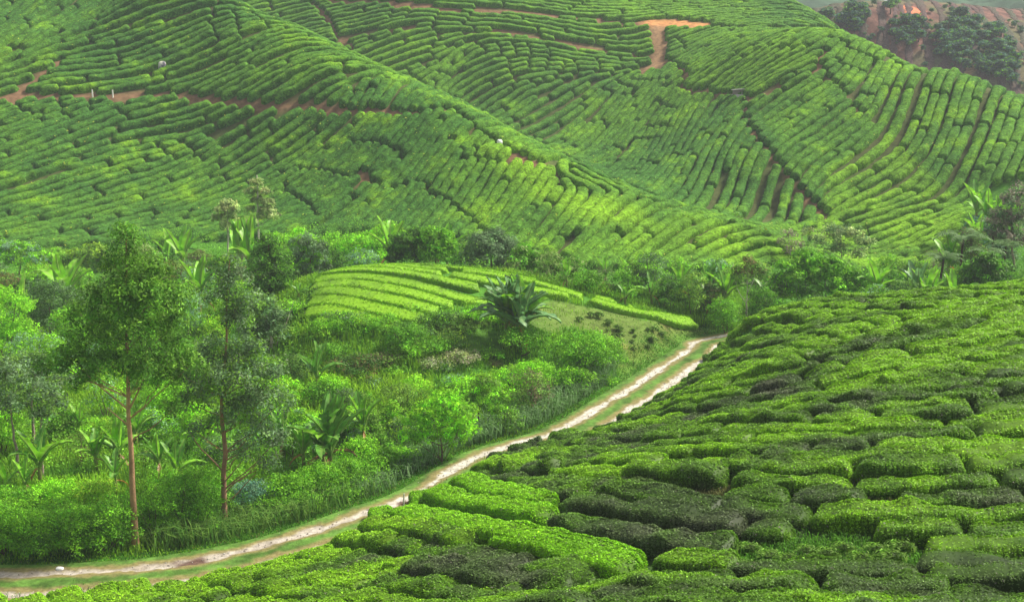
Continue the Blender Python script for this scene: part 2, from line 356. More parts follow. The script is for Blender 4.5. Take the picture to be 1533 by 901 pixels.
P3[..., 2] += -0.05 * tr + 0.05 * (1 - tr) * (1 - sm(.3, .9, np.abs(A_)))
dn = vnoise(P3 * [1, 1, 0], 1.5, 14)
pale = np.array([.46, .43, .375]); dirt = np.array([.29, .245, .20])
nearm = sm(62, 52, RC[:, 1])[:, None] * 0.75
grs = np.array([.080, .165, .028]) * (1 + .35 * vnoise(P3 * [1, 1, 0], .8, 15) + .3 * vnoise(P3 * [1, 1, 0], 3.1, 16))[..., None]
trc = pale * (1 - nearm[..., None]) + dirt * nearm[..., None] + (0.07 * dn)[..., None]
puddle = (1 - sm(1.0, 2.0, np.linalg.norm(RC[:, :2] - ROAD[9][None, :2], axis=1)))[:, None, None]
half = sm(.46, .95, rut + edge)[..., None]
grs = grs * half + np.array([.20, .17, .07]) * (1 - half)
mud = np.zeros(P3.shape[:2])
for a_, b_, r_ in [(288, 846, 1.1), (276, 862, .9), (600, 757, .7), (870, 655, .6)]: mud = np.maximum(mud, 1 - sm(.5 * r_, r_, np.linalg.norm(P3[..., :2] - at(a_, b_, 1)[None, None, :2] * (-24.7 / at(a_, b_, 1)[2]), axis=-1) + .4 * dn))
trc = trc * (1 - mud[..., None]) + np.array([.115, .07, .055]) * mud[..., None]; trc = trc * (1 + .22 * vnoise(P3 * [1, 1, 0], 5.0, 17))[..., None]
RCOL = trc * tr[..., None] + grs * (1 - tr[..., None])
na, nb = P3.shape[:2]; i = np.arange(na * nb).reshape(na, nb)
F = np.stack([i[:-1, :-1], i[:-1, 1:], i[1:, 1:], i[1:, :-1]], -1).reshape(-1, 4)
M_ROAD = mat('road_dirt', 0.95, 0, 0.32, 4.5, 0.03, 9.0, 0.1)
road = link('road', mesh_np('road', P3.reshape(-1, 3), F, RCOL.reshape(-1, 3), M_ROAD)); tag(road, kind='structure')

# ------------------------------------------------------------------ tea: evenly spaced hedges that follow the slope
DIRS = { # strokes along the rows as seen in the photo (two points each)
 'hill': [((20, 340), (150, 305)), ((60, 220), (160, 180)), ((200, 300), (330, 240)), ((380, 260), (470, 205)), ((250, 200), (380, 165)), ((450, 310), (540, 240)), ((560, 320), (650, 215)), ((680, 330), (735, 240)), ((760, 340), (830, 260)), ((850, 365), (910, 295)), ((930, 395), (1000, 335)), ((1020, 395), (1090, 360)), ((1080, 370), (1160, 365)),
   ((30, 60), (120, 0)), ((100, 130), (250, 100)), ((260, 130), (380, 85)), ((400, 145), (520, 100)), ((560, 160), (640, 130)), ((200, 40), (300, 10)), ((380, 60), (430, 45)),
   ((1000, 372), (1040, 340)), ((860, 268), (900, 285)),
   ((560, 100), (640, 70)), ((620, 140), (690, 70)), ((520, 40), (640, 20)), ((700, 40), (830, 62)), ((720, 110), (790, 90)), ((780, 200), (880, 150)), ((840, 220), (900, 160)), ((900, 220), (980, 110)), ((980, 270), (1030, 170)), ((1060, 310), (1100, 190)), ((1130, 310), (1150, 240)), ((820, 80), (960, 100)), ((1190, 325), (1190, 285)),
   ((1040, 125), (1130, 70)), ((1120, 140), (1215, 95)), ((1150, 190), (1230, 140)), ((1180, 250), (1290, 190)), ((1230, 300), (1360, 240)), ((1260, 340), (1400, 300)), ((1280, 390), (1420, 345)),
   ((1260, 120), (1290, 70)), ((1330, 200), (1350, 110)), ((1400, 230), (1420, 140)), ((1480, 260), (1500, 170)), ((1420, 280), (1440, 240)),
   ((650, -10), (800, 5)), ((900, 20), (1050, 15)), ((1100, 30), (1220, 35))],
 'near': [((625, 752), (950, 868)), ((600, 775), (700, 810)), ((420, 880), (520, 890)), ((700, 705), (900, 725)), ((780, 780), (1000, 830)), ((1000, 800), (1300, 825)), ((1350, 810), (1533, 800)), ((1000, 690), (1250, 700)), ((1250, 700), (1500, 670)), ((900, 655), (1200, 640)), ((1200, 600), (1500, 540)), ((1060, 530), (1300, 530)), ((1100, 490), (1400, 455)), ((1300, 560), (1533, 490)), ((1100, 880), (1500, 890))],
 'mound': [((480, 470), (600, 500)), ((480, 428), (700, 462)), ((560, 405), (720, 425)), ((800, 432), (900, 452)), ((950, 468), (1030, 486))],
}
MOUND_POLY = [(455, 470), (462, 430), (492, 405), (575, 398), (655, 401), (740, 411), (800, 423), (860, 441), (960, 467), (1048, 484), (1040, 491), (975, 481), (930, 468), (885, 456), (835, 448), (780, 452), (725, 460), (690, 463), (655, 473), (612, 493), (585, 503), (520, 498), (470, 500)]
def zone(P):
    P = np.asarray(P, float); x, y = pix(P); Y = P[..., 1]
    z = np.zeros(P.shape[:-1], int)
    z[in_poly(x, y, HILL_POLY) & (Y > 112) & (Y < 286)] = 1
    z[(P[..., 0] > 62) & (Y > 262)] = 0
    z[in_poly(x, y, NEAR_POLY) & (Y < 98) & (Y > 20) & (P[..., 0] < 85)] = 2
    z[in_poly(x, y, MOUND_POLY) & (Y > 80) & (Y < 108)] = 3
    return z
ZX = np.arange(GX0, GX1, 0.5); ZY = np.arange(4, 300, 0.5); zx, zy = np.meshgrid(ZX, ZY); zz = gz(zx, zy)
ZP = np.stack([zx, zy, zz], -1); ZONE = zone(ZP)
hill_m = ZONE == 1
for line, hw in PATHS:
    d = polydist(ZP[hill_m], line); q = ZONE[hill_m]; q[d < hw * 0.55 + 0.3] = 0; ZONE[hill_m] = q
for line, wd in [(ORANGE, 2.2), (SCAR, 1.8)]:
    d = polydist(ZP[hill_m], line); q = ZONE[hill_m]; q[d < wd] = 0; ZONE[hill_m] = q
rdz, _ = road_dist(zx[(ZONE == 2)], zy[(ZONE == 2)]); q = ZONE[ZONE == 2]; q[rdz < 1.65] = 0; ZONE[ZONE == 2] = q
# open grassy patches inside the near field
for px, py, r in [(1075, 745, 1.0), (1120, 505, 1.6), (1330, 760, 0.9), (1010, 705, .8), (1240, 832, 1.7), (1160, 838, 1.6), (1190, 850, 1.6), (1320, 845, 1.4)]:
    c = hit(px, py); q = np.hypot(zx - c[0], zy - c[1]) < r; ZONE[q & (ZONE == 2)] = 0
DG = np.zeros(ZONE.shape + (2,))
for zi, nm in ((1, 'hill'), (2, 'near'), (3, 'mound')):
    P_, D_ = [], []
    for a, b in DIRS[nm]:
        A3, B3 = hit(*a), hit(*b); th = math.atan2(B3[1] - A3[1], B3[0] - A3[0])
        for t in (0.1, .5, 0.9): P_.append(A3 * (1 - t) + B3 * t); D_.append((math.cos(2 * th), math.sin(2 * th)))
    P_ = np.array(P_); D_ = np.array(D_); msk = ZONE == zi; q = ZP[msk]; out = np.empty((len(q), 2))
    for i in range(0, len(q), 4000):
        b = q[i:i + 4000]; d2 = ((b[:, None] - P_[None]) ** 2 * [1, 1, 1.5]).sum(-1) + 20.0; w = d2 ** -1.5
        out[i:i + 4000] = (w @ D_) / w.sum(1, keepdims=True)
    DG[msk] = out
Zl = ZONE.tolist(); DA = (0.5 * np.arctan2(DG[..., 1], DG[..., 0])).tolist(); HZ = zz.tolist()
def cell(x, y):
    i = int((x - GX0) * 2 + .5); j = int((y - 4) * 2 + .5)
    if 0 <= j < len(Zl) and 0 <= i < len(Zl[0]): return i, j
    return None
def hzz(x, y):
    fx = min(max((x - GX0) * 2, 0), len(Zl[0]) - 1.01); fy = min(max((y - 4) * 2, 0), len(Zl) - 1.01); i = int(fx); j = int(fy); a = fx - i; b = fy - j
    return HZ[j][i] * (1 - a) * (1 - b) + HZ[j][i + 1] * a * (1 - b) + HZ[j + 1][i] * (1 - a) * b + HZ[j + 1][i + 1] * a * b
def streamlines(zi, sep, step, seeds, pre=()):
    grid = {}; lines = []; cs = sep
    def key(x, y, z): return (int(x // cs), int(y // cs), int(z // cs))
    def free(x, y, z, lim, me=-1):
        kx, ky, kz = key(x, y, z); l2 = lim * lim
        for a in (kx - 1, kx, kx + 1):
            for b in (ky - 1, ky, ky + 1):
                for c in (kz - 1, kz, kz + 1):
                    for (qx_, qy_, qz_, li) in grid.get((a, b, c), ()):
                        if li != me and (qx_ - x) ** 2 + (qy_ - y) ** 2 + (qz_ - z) ** 2 < l2: return False
        return True
    def grow(x, y, sg, th0, lim):
        out = []; th = th0
        for _ in range(400):
            c = cell(x, y)
            if c is None or Zl[c[1]][c[0]] != zi: break
            t = DA[c[1]][c[0]]
            if math.cos(t - th) < 0: t += math.pi
            th = t; z0 = hzz(x, y); dx, dy = math.cos(th), math.sin(th); z1 = hzz(x + dx, y + dy); k = step / math.sqrt(1 + (z1 - z0) ** 2)
            x += dx * k; y += dy * k; c = cell(x, y)
            if c is None or Zl[c[1]][c[0]] != zi: break
            z = hzz(x, y)
            if not free(x, y, z, lim): break
            out.append((x, y, z))
        return out
    queue = []
    for L in pre:
        li = len(lines); lines.append(L); P_ = resample(L, step * .6)
        for p in P_: grid.setdefault(key(*p), []).append((*p, li))
        t_ = np.gradient(P_, axis=0); t_ /= np.linalg.norm(t_, axis=1, keepdims=True)
        for s in (1, -1):
            for p, q in zip(P_[::2], t_[::2]): queue.append((p[0] - s * q[1] * sep * 1.15, p[1] + s * q[0] * sep * 1.15))
    def add(x, y):
        c = cell(x, y)
        if c is None or Zl[c[1]][c[0]] != zi: return
        z = hzz(x, y)
        if not free(x, y, z, sep * .97): return
        th = DA[c[1]][c[0]]; lim = sep * (.9 if zi == 1 else .58)
        f = grow(x, y, 1, th, lim); b = grow(x, y, -1, th + math.pi, lim)
        L = b[::-1] + [(x, y, z)] + f
        if len(L) * step < 1.2: return
        li = len(lines); lines.append(np.array(L))
        for p in L: grid.setdefault(key(*p), []).append((*p, li))
        for n_ in range(0, len(L), 3):
            p = L[n_]; q = L[min(n_ + 1, len(L) - 1)]; p0 = L[max(n_ - 1, 0)]
            tx, ty = q[0] - p0[0], q[1] - p0[1]; m_ = math.hypot(tx, ty) or 1; nx_, ny_ = -ty / m_, tx / m_
            for s in (1, -1):
                zz_ = hzz(p[0] + s * nx_, p[1] + s * ny_) - p[2]; k = sep * 1.0 / math.sqrt(1 + zz_ * zz_)
                queue.append((p[0] + s * nx_ * k, p[1] + s * ny_ * k))
    for sx_, sy_ in seeds:
        add(sx_, sy_); h = 0
        while h < len(queue):
            add(*queue[h]); h += 1
        queue.clear()
    return lines
def seeds_for(zi, first, n=4000):
    s = [tuple(hit(*p)[:2]) for p in first]; msk = np.argwhere(ZONE == zi); sel = msk[rng.permutation(len(msk))[:n]]
    return s + [(ZX[i], ZY[j]) for j, i in sel]
def split(L, step, lo, hi, gap):
    segs = []; n = len(L); i = 0
    while i < n - 1:
        k = int(random.uniform(lo, hi) / step); j = min(i + k, n)
        if n - j < lo * .5 / step: j = n
        if (j - i) * step >= 0.9: segs.append(L[i:j + 1] if gap < .1 else L[i:j])
        i = j + max(0, int(gap / step) - 1)
    return segs
def ext(L, d=.8):
    a = L[0] - L[1]; b = L[-1] - L[-2]; return np.vstack([L[0] + a / np.linalg.norm(a) * d, L, L[-1] + b / np.linalg.norm(b) * d])
def arc(L, step):
    d = np.r_[0, np.cumsum(np.linalg.norm(np.diff(L, axis=0), axis=1))]; m_ = max(3, int(d[-1] / step) + 1); s = np.linspace(0, d[-1], m_)
    return np.stack([np.interp(s, d, L[:, k]) for k in range(3)], 1), s
def hedge(L, width, height, step, K, p=0.55, lump=0.14, endr=0.7, seed=0, lo=-1.62, upk=.35, cmin=.12):
    """mound of clipped tea along the line L: vertices, faces, height fraction, outward normals"""
    P, s = arc(L, step); n = len(P)
    P[:, 2] = gz(P[:, 0], P[:, 1])
    t = np.gradient(P, axis=0); t /= np.linalg.norm(t, axis=1, keepdims=True)
    nr = gnorm(P[:, 0], P[:, 1]) * (1 - upk) + np.array([0, 0, upk]); nr /= np.linalg.norm(nr, axis=1, keepdims=True)
    b = np.cross(t, nr); b /= np.linalg.norm(b, axis=1, keepdims=True)
    e = np.minimum(s, s[-1] - s); cap = np.sqrt(np.clip(1 - (1 - np.clip(e / endr, 0, 1)) ** 2, 0, 1)); cap = np.maximum(cap, .08)
    ww = width * (0.15 + 0.85 * cap) * (1 + lump * 1.2 * vnoise(P, .45, seed + 1)); hh = height * (cmin + (1 - cmin) * cap) * (1 + lump * vnoise(P, .5, seed + 2))
    ph = np.linspace(lo, -lo, K); cs_ = np.sign(np.sin(ph)) * np.abs(np.sin(ph)) ** p; cc = np.sign(np.cos(ph)) * np.abs(np.cos(ph)) ** p
    off = b[:, None] * (ww[:, None] * .5 * cs_[None])[..., None] + nr[:, None] * (hh[:, None] * cc[None])[..., None]
    ext = 1 + lump * vnoise(P[:, None] + off, 1.1, seed + 3) + lump * .6 * vnoise(P[:, None] + off, 2.3, seed + 4) + (.05 * vnoise(P[:, None] + off, 4.6, seed + 5) if K > 14 else 0)
    Vv = P[:, None] + off * ext[..., None]; Vv[..., 2] -= 0.06
    Nn = off / (np.linalg.norm(off, axis=-1, keepdims=True) + 1e-6); hf = np.clip(cc, 0, 1)[None].repeat(n, 0)
    i = np.arange(n * K).reshape(n, K); Ff = np.stack([i[:-1, :-1], i[:-1, 1:], i[1:, 1:], i[1:, :-1]], -1).reshape(-1, 4)
    c0 = len(Vv.reshape(-1, 3)); Vf = np.vstack([Vv.reshape(-1, 3), Vv[0].mean(0) + t[0] * -.05, Vv[-1].mean(0) + t[-1] * .05])
    tri = np.vstack([np.stack([np.full(K - 1, c0), i[0, 1:], i[0, :-1]], -1), np.stack([np.full(K - 1, c0 + 1), i[-1, :-1], i[-1, 1:]], -1)])
    return Vf, Ff, tri, np.r_[hf.ravel(), .5, .5], np.vstack([Nn.reshape(-1, 3), -t[0], t[-1]])
def pack(parts):
    V_, F4, F3, off = [], [], [], 0
    for v, f4, f3 in parts:
        V_.append(v); off_ = off; F4.append(f4 + off_); F3.append(f3 + off_); off += len(v)
    return np.vstack(V_), [np.vstack(F4), np.vstack(F3)]
def cards(P, N, size, up=0.3, jit=0.9, aspect=2.0, g=None):
    """leaf-sized faces at P, roughly facing N"""
    g = g or rng; n = len(P); d = N + g.normal(0, jit, (n, 3)) * .6 + np.array([0, 0, up]); d /= np.linalg.norm(d, axis=1, keepdims=True)
    a = g.normal(0, 1, (n, 3)); a -= (a * d).sum(1, keepdims=True) * d; a /= np.linalg.norm(a, axis=1, keepdims=True) + 1e-9; b = np.cross(d, a)
    s = size * g.uniform(.65, 1.35, (n, 1)); L_ = a * s; W_ = b * s / aspect
    Q = np.stack([P - L_, P + W_ * .9 - L_ * .1 + d * s * .12, P + L_, P - W_ * .9 - L_ * .1 + d * s * .12], 1)
    return Q.reshape(-1, 3), np.arange(4 * n).reshape(n, 4)

# hill tea
hill_lines = streamlines(1, 1.52, 0.5, seeds_for(1, [(300, 300), (300, 100), (860, 340), (850, 180), (1330, 330), (1420, 180), (1050, 220), (1100, 100), (1100, 20)]))
def surveyed(pts, y0=20): return resample(np.array([hit(a, b, y0) for a, b in pts]), .5)
LIME_ROWS = [surveyed(q) for q in ([(566, 774), (640, 789), (740, 812), (850, 838), (955, 862)], [(628, 750), (690, 765), (760, 779), (826, 792)], [(668, 739), (740, 752), (824, 770)], [(752, 822), (850, 847), (946, 880)])]
near_lines = streamlines(2, 1.46, 0.5, seeds_for(2, [(800, 900), (1200, 700), (1200, 560), (400, 890)]), LIME_ROWS)[len(LIME_ROWS):]
mound_lines = streamlines(3, 1.72, 0.5, seeds_for(3, [(560, 450)]), [surveyed([(690, 411), (780, 424), (860, 446), (960, 474), (1040, 489)], 60)])
print('lines', len(hill_lines), len(near_lines), len(mound_lines))
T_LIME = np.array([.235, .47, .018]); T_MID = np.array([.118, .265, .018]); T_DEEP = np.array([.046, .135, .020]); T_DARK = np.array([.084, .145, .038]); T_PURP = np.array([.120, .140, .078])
hill_segs = [s for L in hill_lines for s in split(ext(L), .5, 7, 26, 0)]
near_segs = [s for L in near_lines for s in split(ext(L, .3), .5, 2.6, 12, .05)]
mound_segs = [s for L in mound_lines for s in split(L, .5, 9, 22, .35)]
def area_px(s):
    c = s.mean(0); L_ = np.linalg.norm(np.diff(s, axis=0), axis=1).sum(); x, y = pix(c[None])
    return (L_ / c[1] ** 2) if (-60 < x[0] < 1590 and -60 < y[0] < 960) else 0
def hill_colour(Vv, hf):
    n1 = vnoise(Vv, .05, 21); n2 = vnoise(Vv, .28, 22); n3 = vnoise(Vv, 1.2, 23)
    t = np.clip(.42 + .45 * n1 + .35 * n2 + .25 * n3, 0, 1)[:, None]
    px_, py_ = pix(Vv); t = np.clip(t - .30 * sm(800, 560, px_)[:, None] * (Vv[:, 1] < 215)[:, None] - .16 * in_poly(px_, py_, [(860, 250), (1020, 110), (1125, 150), (1240, 335), (1100, 335)])[:, None], 0, 1)  # left hill: older leaf plus painted shade; steep face: shade painted in
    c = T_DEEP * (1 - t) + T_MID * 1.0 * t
    k = np.clip(n2 * .8 + n3 * .5 - .35, 0, 1)[:, None]; c = c * (1 - k) + T_LIME * .75 * k
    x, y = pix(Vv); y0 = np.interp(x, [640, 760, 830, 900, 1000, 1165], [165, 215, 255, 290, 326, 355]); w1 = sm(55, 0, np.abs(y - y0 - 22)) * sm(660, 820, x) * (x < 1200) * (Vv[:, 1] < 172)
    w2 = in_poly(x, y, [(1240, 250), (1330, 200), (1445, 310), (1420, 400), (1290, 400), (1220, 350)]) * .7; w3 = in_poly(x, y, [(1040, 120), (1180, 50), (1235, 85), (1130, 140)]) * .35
    w = np.clip(np.maximum(np.maximum(w1, w2), w3) * (.75 + .5 * n2), 0, 1)[:, None]; c = c * (1 - w) + np.array([.17, .34, .018]) * (.85 + .3 * t) * w  # crest, nose and ridge: yellow young flush with some sunlight painted in
    return c
near_rank = sorted(range(len(near_segs)), key=lambda i: -area_px(near_segs[i])); near_own = set([i for i in near_rank if area_px(near_segs[i]) > 0][:294 - len(mound_segs) - 9])
hill_rank = sorted(range(len(hill_segs)), key=lambda i: -area_px(hill_segs[i]))
print('segs', len(hill_segs), len(near_segs), len(mound_segs))
own = set()
HG = 'clipped tea hedges in rows'
parts, hfs = [], []
yel = []
for i, s in enumerate(hill_segs):
    if area_px(s) == 0 and s[:, 1].mean() < 110: continue
    far = s[:, 1].mean() > 200
    v, f4, f3, hf, nn = hedge(s, 1.48 * random.uniform(.94, 1.06), random.uniform(.85, 1.08), .44 if far else .34, 9 if far else 11, .60, .15, random.uniform(.45, .9), i)
    top = np.flatnonzero(hf > .45); pk = top[rng.random(len(top)) < .045]; 
    parts.append((v, f4, f3)); hfs.append(hf)
    if len(pk): yel.append((v[pk] + nn[pk] * .04, nn[pk]))
Vv, Ff = pack(parts); hfv = np.concatenate(hfs)
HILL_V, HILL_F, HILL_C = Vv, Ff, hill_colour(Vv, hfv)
# young yellowish shoots standing out of the hill hedges
yp = np.vstack([a for a, b in yel]); yn = np.vstack([b for a, b in yel])
Q, Fq = cards(yp, yn, .16, .5); cc = np.repeat(np.where(rng.random((len(yp), 1)) < .3, [[.42, .50, .05]], [[.16, .34, .03]]), 4, 0)
tag(link('tea_shoots', mesh_np('tea_shoots', Q, Fq, cc, M_LEAF, False)), 'pale young shoots on top of the hillside tea', 'tea shoots', kind='stuff')

REST = []
def near_bush(s, i, mound=False, lime=False, tall=False):
    c = s.mean(0); px_, py_ = pix(c[None]); px_, py_ = float(px_[0]), float(py_[0]); D = c[1]
    if mound: v, f4, f3, hf, nn = hedge(s, 1.66, .5, .4, 17, .2, .03, .25, i, -1.66, 0.0)
    else: v, f4, f3, hf, nn = hedge(s, random.uniform(1.22, 1.50), random.uniform(.58, .86), .2, 19, .38, .22, random.uniform(.35, .75), i, -1.75, .35, .2)
    if lime: v, f4, f3, hf, nn = hedge(s, 1.42, .8, .2, 21, .34, .10, .5, i, -1.75)
    if tall: v, f4, f3, hf, nn = hedge(s, 1.75, 1.2, .2, 19, .5, .18, .8, i, -1.8)
    # kind of bush: fresh, mixed or old and purplish
    if mound: kind = 'lime'; mixv = .9
    else:
        bias = 0.0
        bias += .55 if in_poly(np.array([px_]), np.array([py_]), [(560, 745), (690, 725), (960, 860), (980, 901), (700, 830), (560, 800)])[0] else 0
        bias += .32 * (1 if py_ < 505 else 0) + (.28 if px_ < 620 else 0) - (.12 if px_ > 650 and py_ > 560 else 0)
        mixv = np.clip(random.gauss(.61, .16) + bias, 0, 1); mixv = 1.25 if lime else (.22 if tall == 1 else mixv); kind = 'lime' if mixv > .68 else ('mixed' if mixv > .36 else 'dark')
    area = np.linalg.norm(np.diff(s, axis=0), axis=1).sum() * (2.7 if not lime else 4.0)
    fs = .052 * (D / 45) ** .7; nL = int(area * (680 if not mound else 200) * (45 / D) ** .9 * (1 if not mound else .9))
    if area_px(s) == 0: nL = int(nL * .25)
    def colr(Pq, hq):
        n1 = vnoise(Pq * [.55, 1.3, 1.0], .25, 31); n2 = vnoise(Pq, 1.3, 32)
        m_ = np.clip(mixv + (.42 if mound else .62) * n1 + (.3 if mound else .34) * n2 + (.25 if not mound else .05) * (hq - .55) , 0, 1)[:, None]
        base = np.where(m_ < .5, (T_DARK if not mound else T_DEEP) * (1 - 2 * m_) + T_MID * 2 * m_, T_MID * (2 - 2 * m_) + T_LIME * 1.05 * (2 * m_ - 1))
        if lime: base = base * .4 + np.array([.20, .50, .010]) * .6
        if not mound and not lime: pu = np.clip(vnoise(Pq, .5, 33) * 1.2 - .1, 0, 1)[:, None] * np.clip(1 - m_ * 1.6, 0, 1); base = base * (1 - pu) + T_PURP * pu
        return base
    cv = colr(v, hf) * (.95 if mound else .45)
    f = f4[rng.integers(0, len(f4), nL)]; w4 = rng.dirichlet((1, 1, 1, 1), nL)[..., None]
    P = (v[f] * w4).sum(1); Nq = (nn[f] * w4).sum(1); hq = (hf[f] * w4[..., 0]).sum(1)
    P = P + Nq * rng.uniform(-.02, .07 if not mound else .04, (nL, 1))
    Q, Fq = cards(P, Nq, fs, .35, .95, 1.9); lc = colr(P, hq) * rng.lognormal(0, .22, (nL, 1))
    tip = rng.random(nL) < (.04 if kind != 'dark' else .035); lc[tip] = np.where(rng.random((tip.sum(), 1)) < .5, lc[tip] * 1.9, [[.20, .19, .15]])
    if not mound and not lime and not tall and i - 5000 not in near_own:
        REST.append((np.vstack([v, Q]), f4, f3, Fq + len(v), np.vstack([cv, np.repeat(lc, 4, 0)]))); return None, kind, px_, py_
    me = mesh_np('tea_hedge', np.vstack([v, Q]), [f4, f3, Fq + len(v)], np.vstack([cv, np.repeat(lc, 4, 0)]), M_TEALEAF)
    o = link('tea_hedge', me)
    return o, kind, px_, py_
cnt = {}
print('near in frame', sum(area_px(s) > 0 for s in near_segs))
for i, s in enumerate(near_segs):
    if area_px(s) == 0 and (s[:, 1].mean() < 26 or s[:, 0].mean() > 60): continue
    o, kind, x_, y_ = near_bush(s, i + 5000)
    if o is None: continue
    where = 'by the dirt road at lower left' if x_ < 640 else ('along the bright crest of the near field' if y_ < 505 else ('low in the near field' if y_ > 740 else 'across the middle of the near field'))
    what = {'lime': 'fresh lime green tea hedge', 'mixed': 'mottled green tea hedge', 'dark': 'dull dark grey green old tea hedge'}[kind]
    tag(o, what + ' ' + where, 'tea hedge', HG)
for i, (s, lb) in enumerate(zip(LIME_ROWS, ['longest vivid lime tea row of the fresh strip beside the road', 'second vivid lime tea row above the longest one', 'uppermost short vivid lime tea row of the fresh strip', 'lowest vivid lime tea row below the longest one'])):
    o, *_ = near_bush(s, i + 9000, False, True); tag(o, lb, 'tea hedge', HG)
rt = np.gradient(ROADC, axis=0); rt /= np.linalg.norm(rt, axis=1, keepdims=True); RE = ROADC + np.c_[-rt[:, 1], rt[:, 0], rt[:, 2] * 0] * 1.95
for i, (y0, y1, k_, lb) in enumerate([(60.2, 61.8, 2, 'small lime tea bush beside the road at the upper end of the lime rows'), (62.0, 64.0, 1, 'dark rounded tea bush hiding the road above the lime rows'), (64.2, 66.0, 1, 'second dark rounded tea bush along the hidden stretch of road'), (66.3, 68.4, 1, 'long dark tea bush where the road comes back into view'), (68.6, 70.2, 2, 'low tea bush at the point where the road reappears')]):
    s = RE[(ROADC[:, 1] > y0) & (ROADC[:, 1] < y1)]; s = s.copy(); s[:, 2] = gz(s[:, 0], s[:, 1])
    if len(s) > 3: o, *_ = near_bush(s, i + 9500, False, False, k_); tag(o, lb, 'tea hedge', HG)
for i, s in enumerate(mound_segs):
    o, *_ = near_bush(s, i + 8000, True)
    tag(o, 'flat clipped lime green tea bed on the small mound in the valley' if s[:, 0].mean() < 4 else 'flat clipped tea bed on the tail of the mound beside the bank', 'tea hedge', 'flat clipped tea beds on the mound')

if REST:
    vs, f4s, f3s, cs, o_ = [], [], [], [], 0
    for v, f4, f3, fq, c in REST:
        vs.append(v); f4s += [f4 + o_, fq + o_]; f3s.append(f3 + o_); cs.append(c); o_ += len(v)
    Nv, Nf, Nc = np.vstack(vs), [np.vstack(f4s), np.vstack(f3s)], np.vstack(cs); n0_ = len(HILL_V)
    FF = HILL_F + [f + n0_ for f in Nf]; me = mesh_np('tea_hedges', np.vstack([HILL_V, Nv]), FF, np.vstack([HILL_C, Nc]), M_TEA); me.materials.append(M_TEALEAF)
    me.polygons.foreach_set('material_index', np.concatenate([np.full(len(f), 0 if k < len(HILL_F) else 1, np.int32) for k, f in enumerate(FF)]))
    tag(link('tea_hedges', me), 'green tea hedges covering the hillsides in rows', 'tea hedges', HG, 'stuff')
# grass in the gaps of the near field

# bare pruned tea on the far ruddy hill
fx, fy = np.meshgrid(np.arange(60, 225, 3.2), np.arange(270, 400, 4.0)); FP = []
rows = []
for a0 in np.arange(10, 250, 2.7):
    y = np.arange(268, 392, 1.6); x = a0 + (y - 268) * .25 + 1.5 * np.sin(y * .05 + a0); k = (x > 58) & (x < 228)
    if k.sum() > 4: rows.append(np.c_[x[k], y[k], gz(x[k], y[k])])
pp, hh_ = [], []
for i, r_ in enumerate(rows):
    v, f4, f3, hf, nn = hedge(r_, 1.9, .3, 1.2, 7, .8, .5, .6, i + 300); qx_, qy_ = pix(v)
    pp.append((v, f4, f3)); hh_.append(hf)
Vv, Ff = pack(pp); n1 = vnoise(Vv, .05, 81); n2 = vnoise(Vv, .5, 82); t = np.clip(.25 + .8 * n1 + .3 * n2, 0, 1)[:, None]
tag(link('pruned_tea', mesh_np('pruned_tea', Vv, Ff, np.array([.105, .068, .062]) * (1 - t) + np.array([.07, .09, .05]) * t, M_TEA)), 'bare purplish pruned tea rows on the far ruddy hill', 'pruned tea', kind='stuff')

# ------------------------------------------------------------------ vegetation builders
LC = {'dense': (.058, .175, .018), 'lime': (.125, .33, .022), 'dark': (.033, .092, .024), 'grey': (.110, .175, .080), 'olive': (.115, .185, .030), 'twig': (.19, .155, .115),
      'silver': (.13, .25, .15), 'blue': (.060, .135, .085), 'euca': (.066, .185, .014), 'eucalight': (.11, .26, .018), 'eucagrey': (.085, .150, .075), 'dry': (.15, .115, .06),
      'pale': (.20, .235, .085), 'mid': (.095, .255, .020), 'far': (.030, .085, .045), 'rust': (.19, .115, .05), 'yel': (.18, .30, .025)}
for k_ in LC: LC[k_] = tuple(np.array(LC[k_]) * [2.25, 1.95, 1.05])
for k_ in ('twig', 'dry', 'rust', 'grey', 'eucagrey', 'far'): LC[k_] = tuple(np.array(LC[k_]) * .72)
LC['eucagrey'] = (.14, .235, .10); LC['grey'] = (.135, .245, .09); LC['rust'] = (.21, .17, .06); LC['blue'] = (.10, .24, .15); LC['silver'] = (.24, .42, .24); LC['far'] = (.05, .13, .085); LC['euca'] = (.11, .265, .028); LC['eucalight'] = (.18, .37, .035); LC['pale'] = (.36, .46, .16); LC['olive'] = (.17, .32, .045); LC['yel'] = (.29, .50, .03); LC['twig'] = (.27, .235, .18); LC['dry'] = (.20, .165, .09)
def tube(pts, radii, sides=7):
    P = np.asarray(pts, float); n = len(P); t = np.gradient(P, axis=0); t /= np.linalg.norm(t, axis=1, keepdims=True) + 1e-9
    ref = np.where(np.abs(t[:, 2:3]) > .9, [[1., 0, 0]], [[0, 0, 1.]]); a = np.cross(t, ref); a /= np.linalg.norm(a, axis=1, keepdims=True); b = np.cross(t, a)
    th = np.linspace(0, 2 * math.pi, sides, endpoint=False)
    Vv = P[:, None] + (a[:, None] * np.cos(th)[None, :, None] + b[:, None] * np.sin(th)[None, :, None]) * np.asarray(radii, float)[:, None, None]
    i = np.arange(n * sides).reshape(n, sides); j = np.roll(i, -1, 1)
    Ff = np.stack([i[:-1], j[:-1], j[1:], i[1:]], -1).reshape(-1, 4)
    return Vv.reshape(-1, 3), Ff
def join(parts):
    Vs, Fs, o = [], [], 0
    for v, f in parts: Vs.append(v); Fs.append(f + o); o += len(v)
    return np.vstack(Vs), np.vstack(Fs)
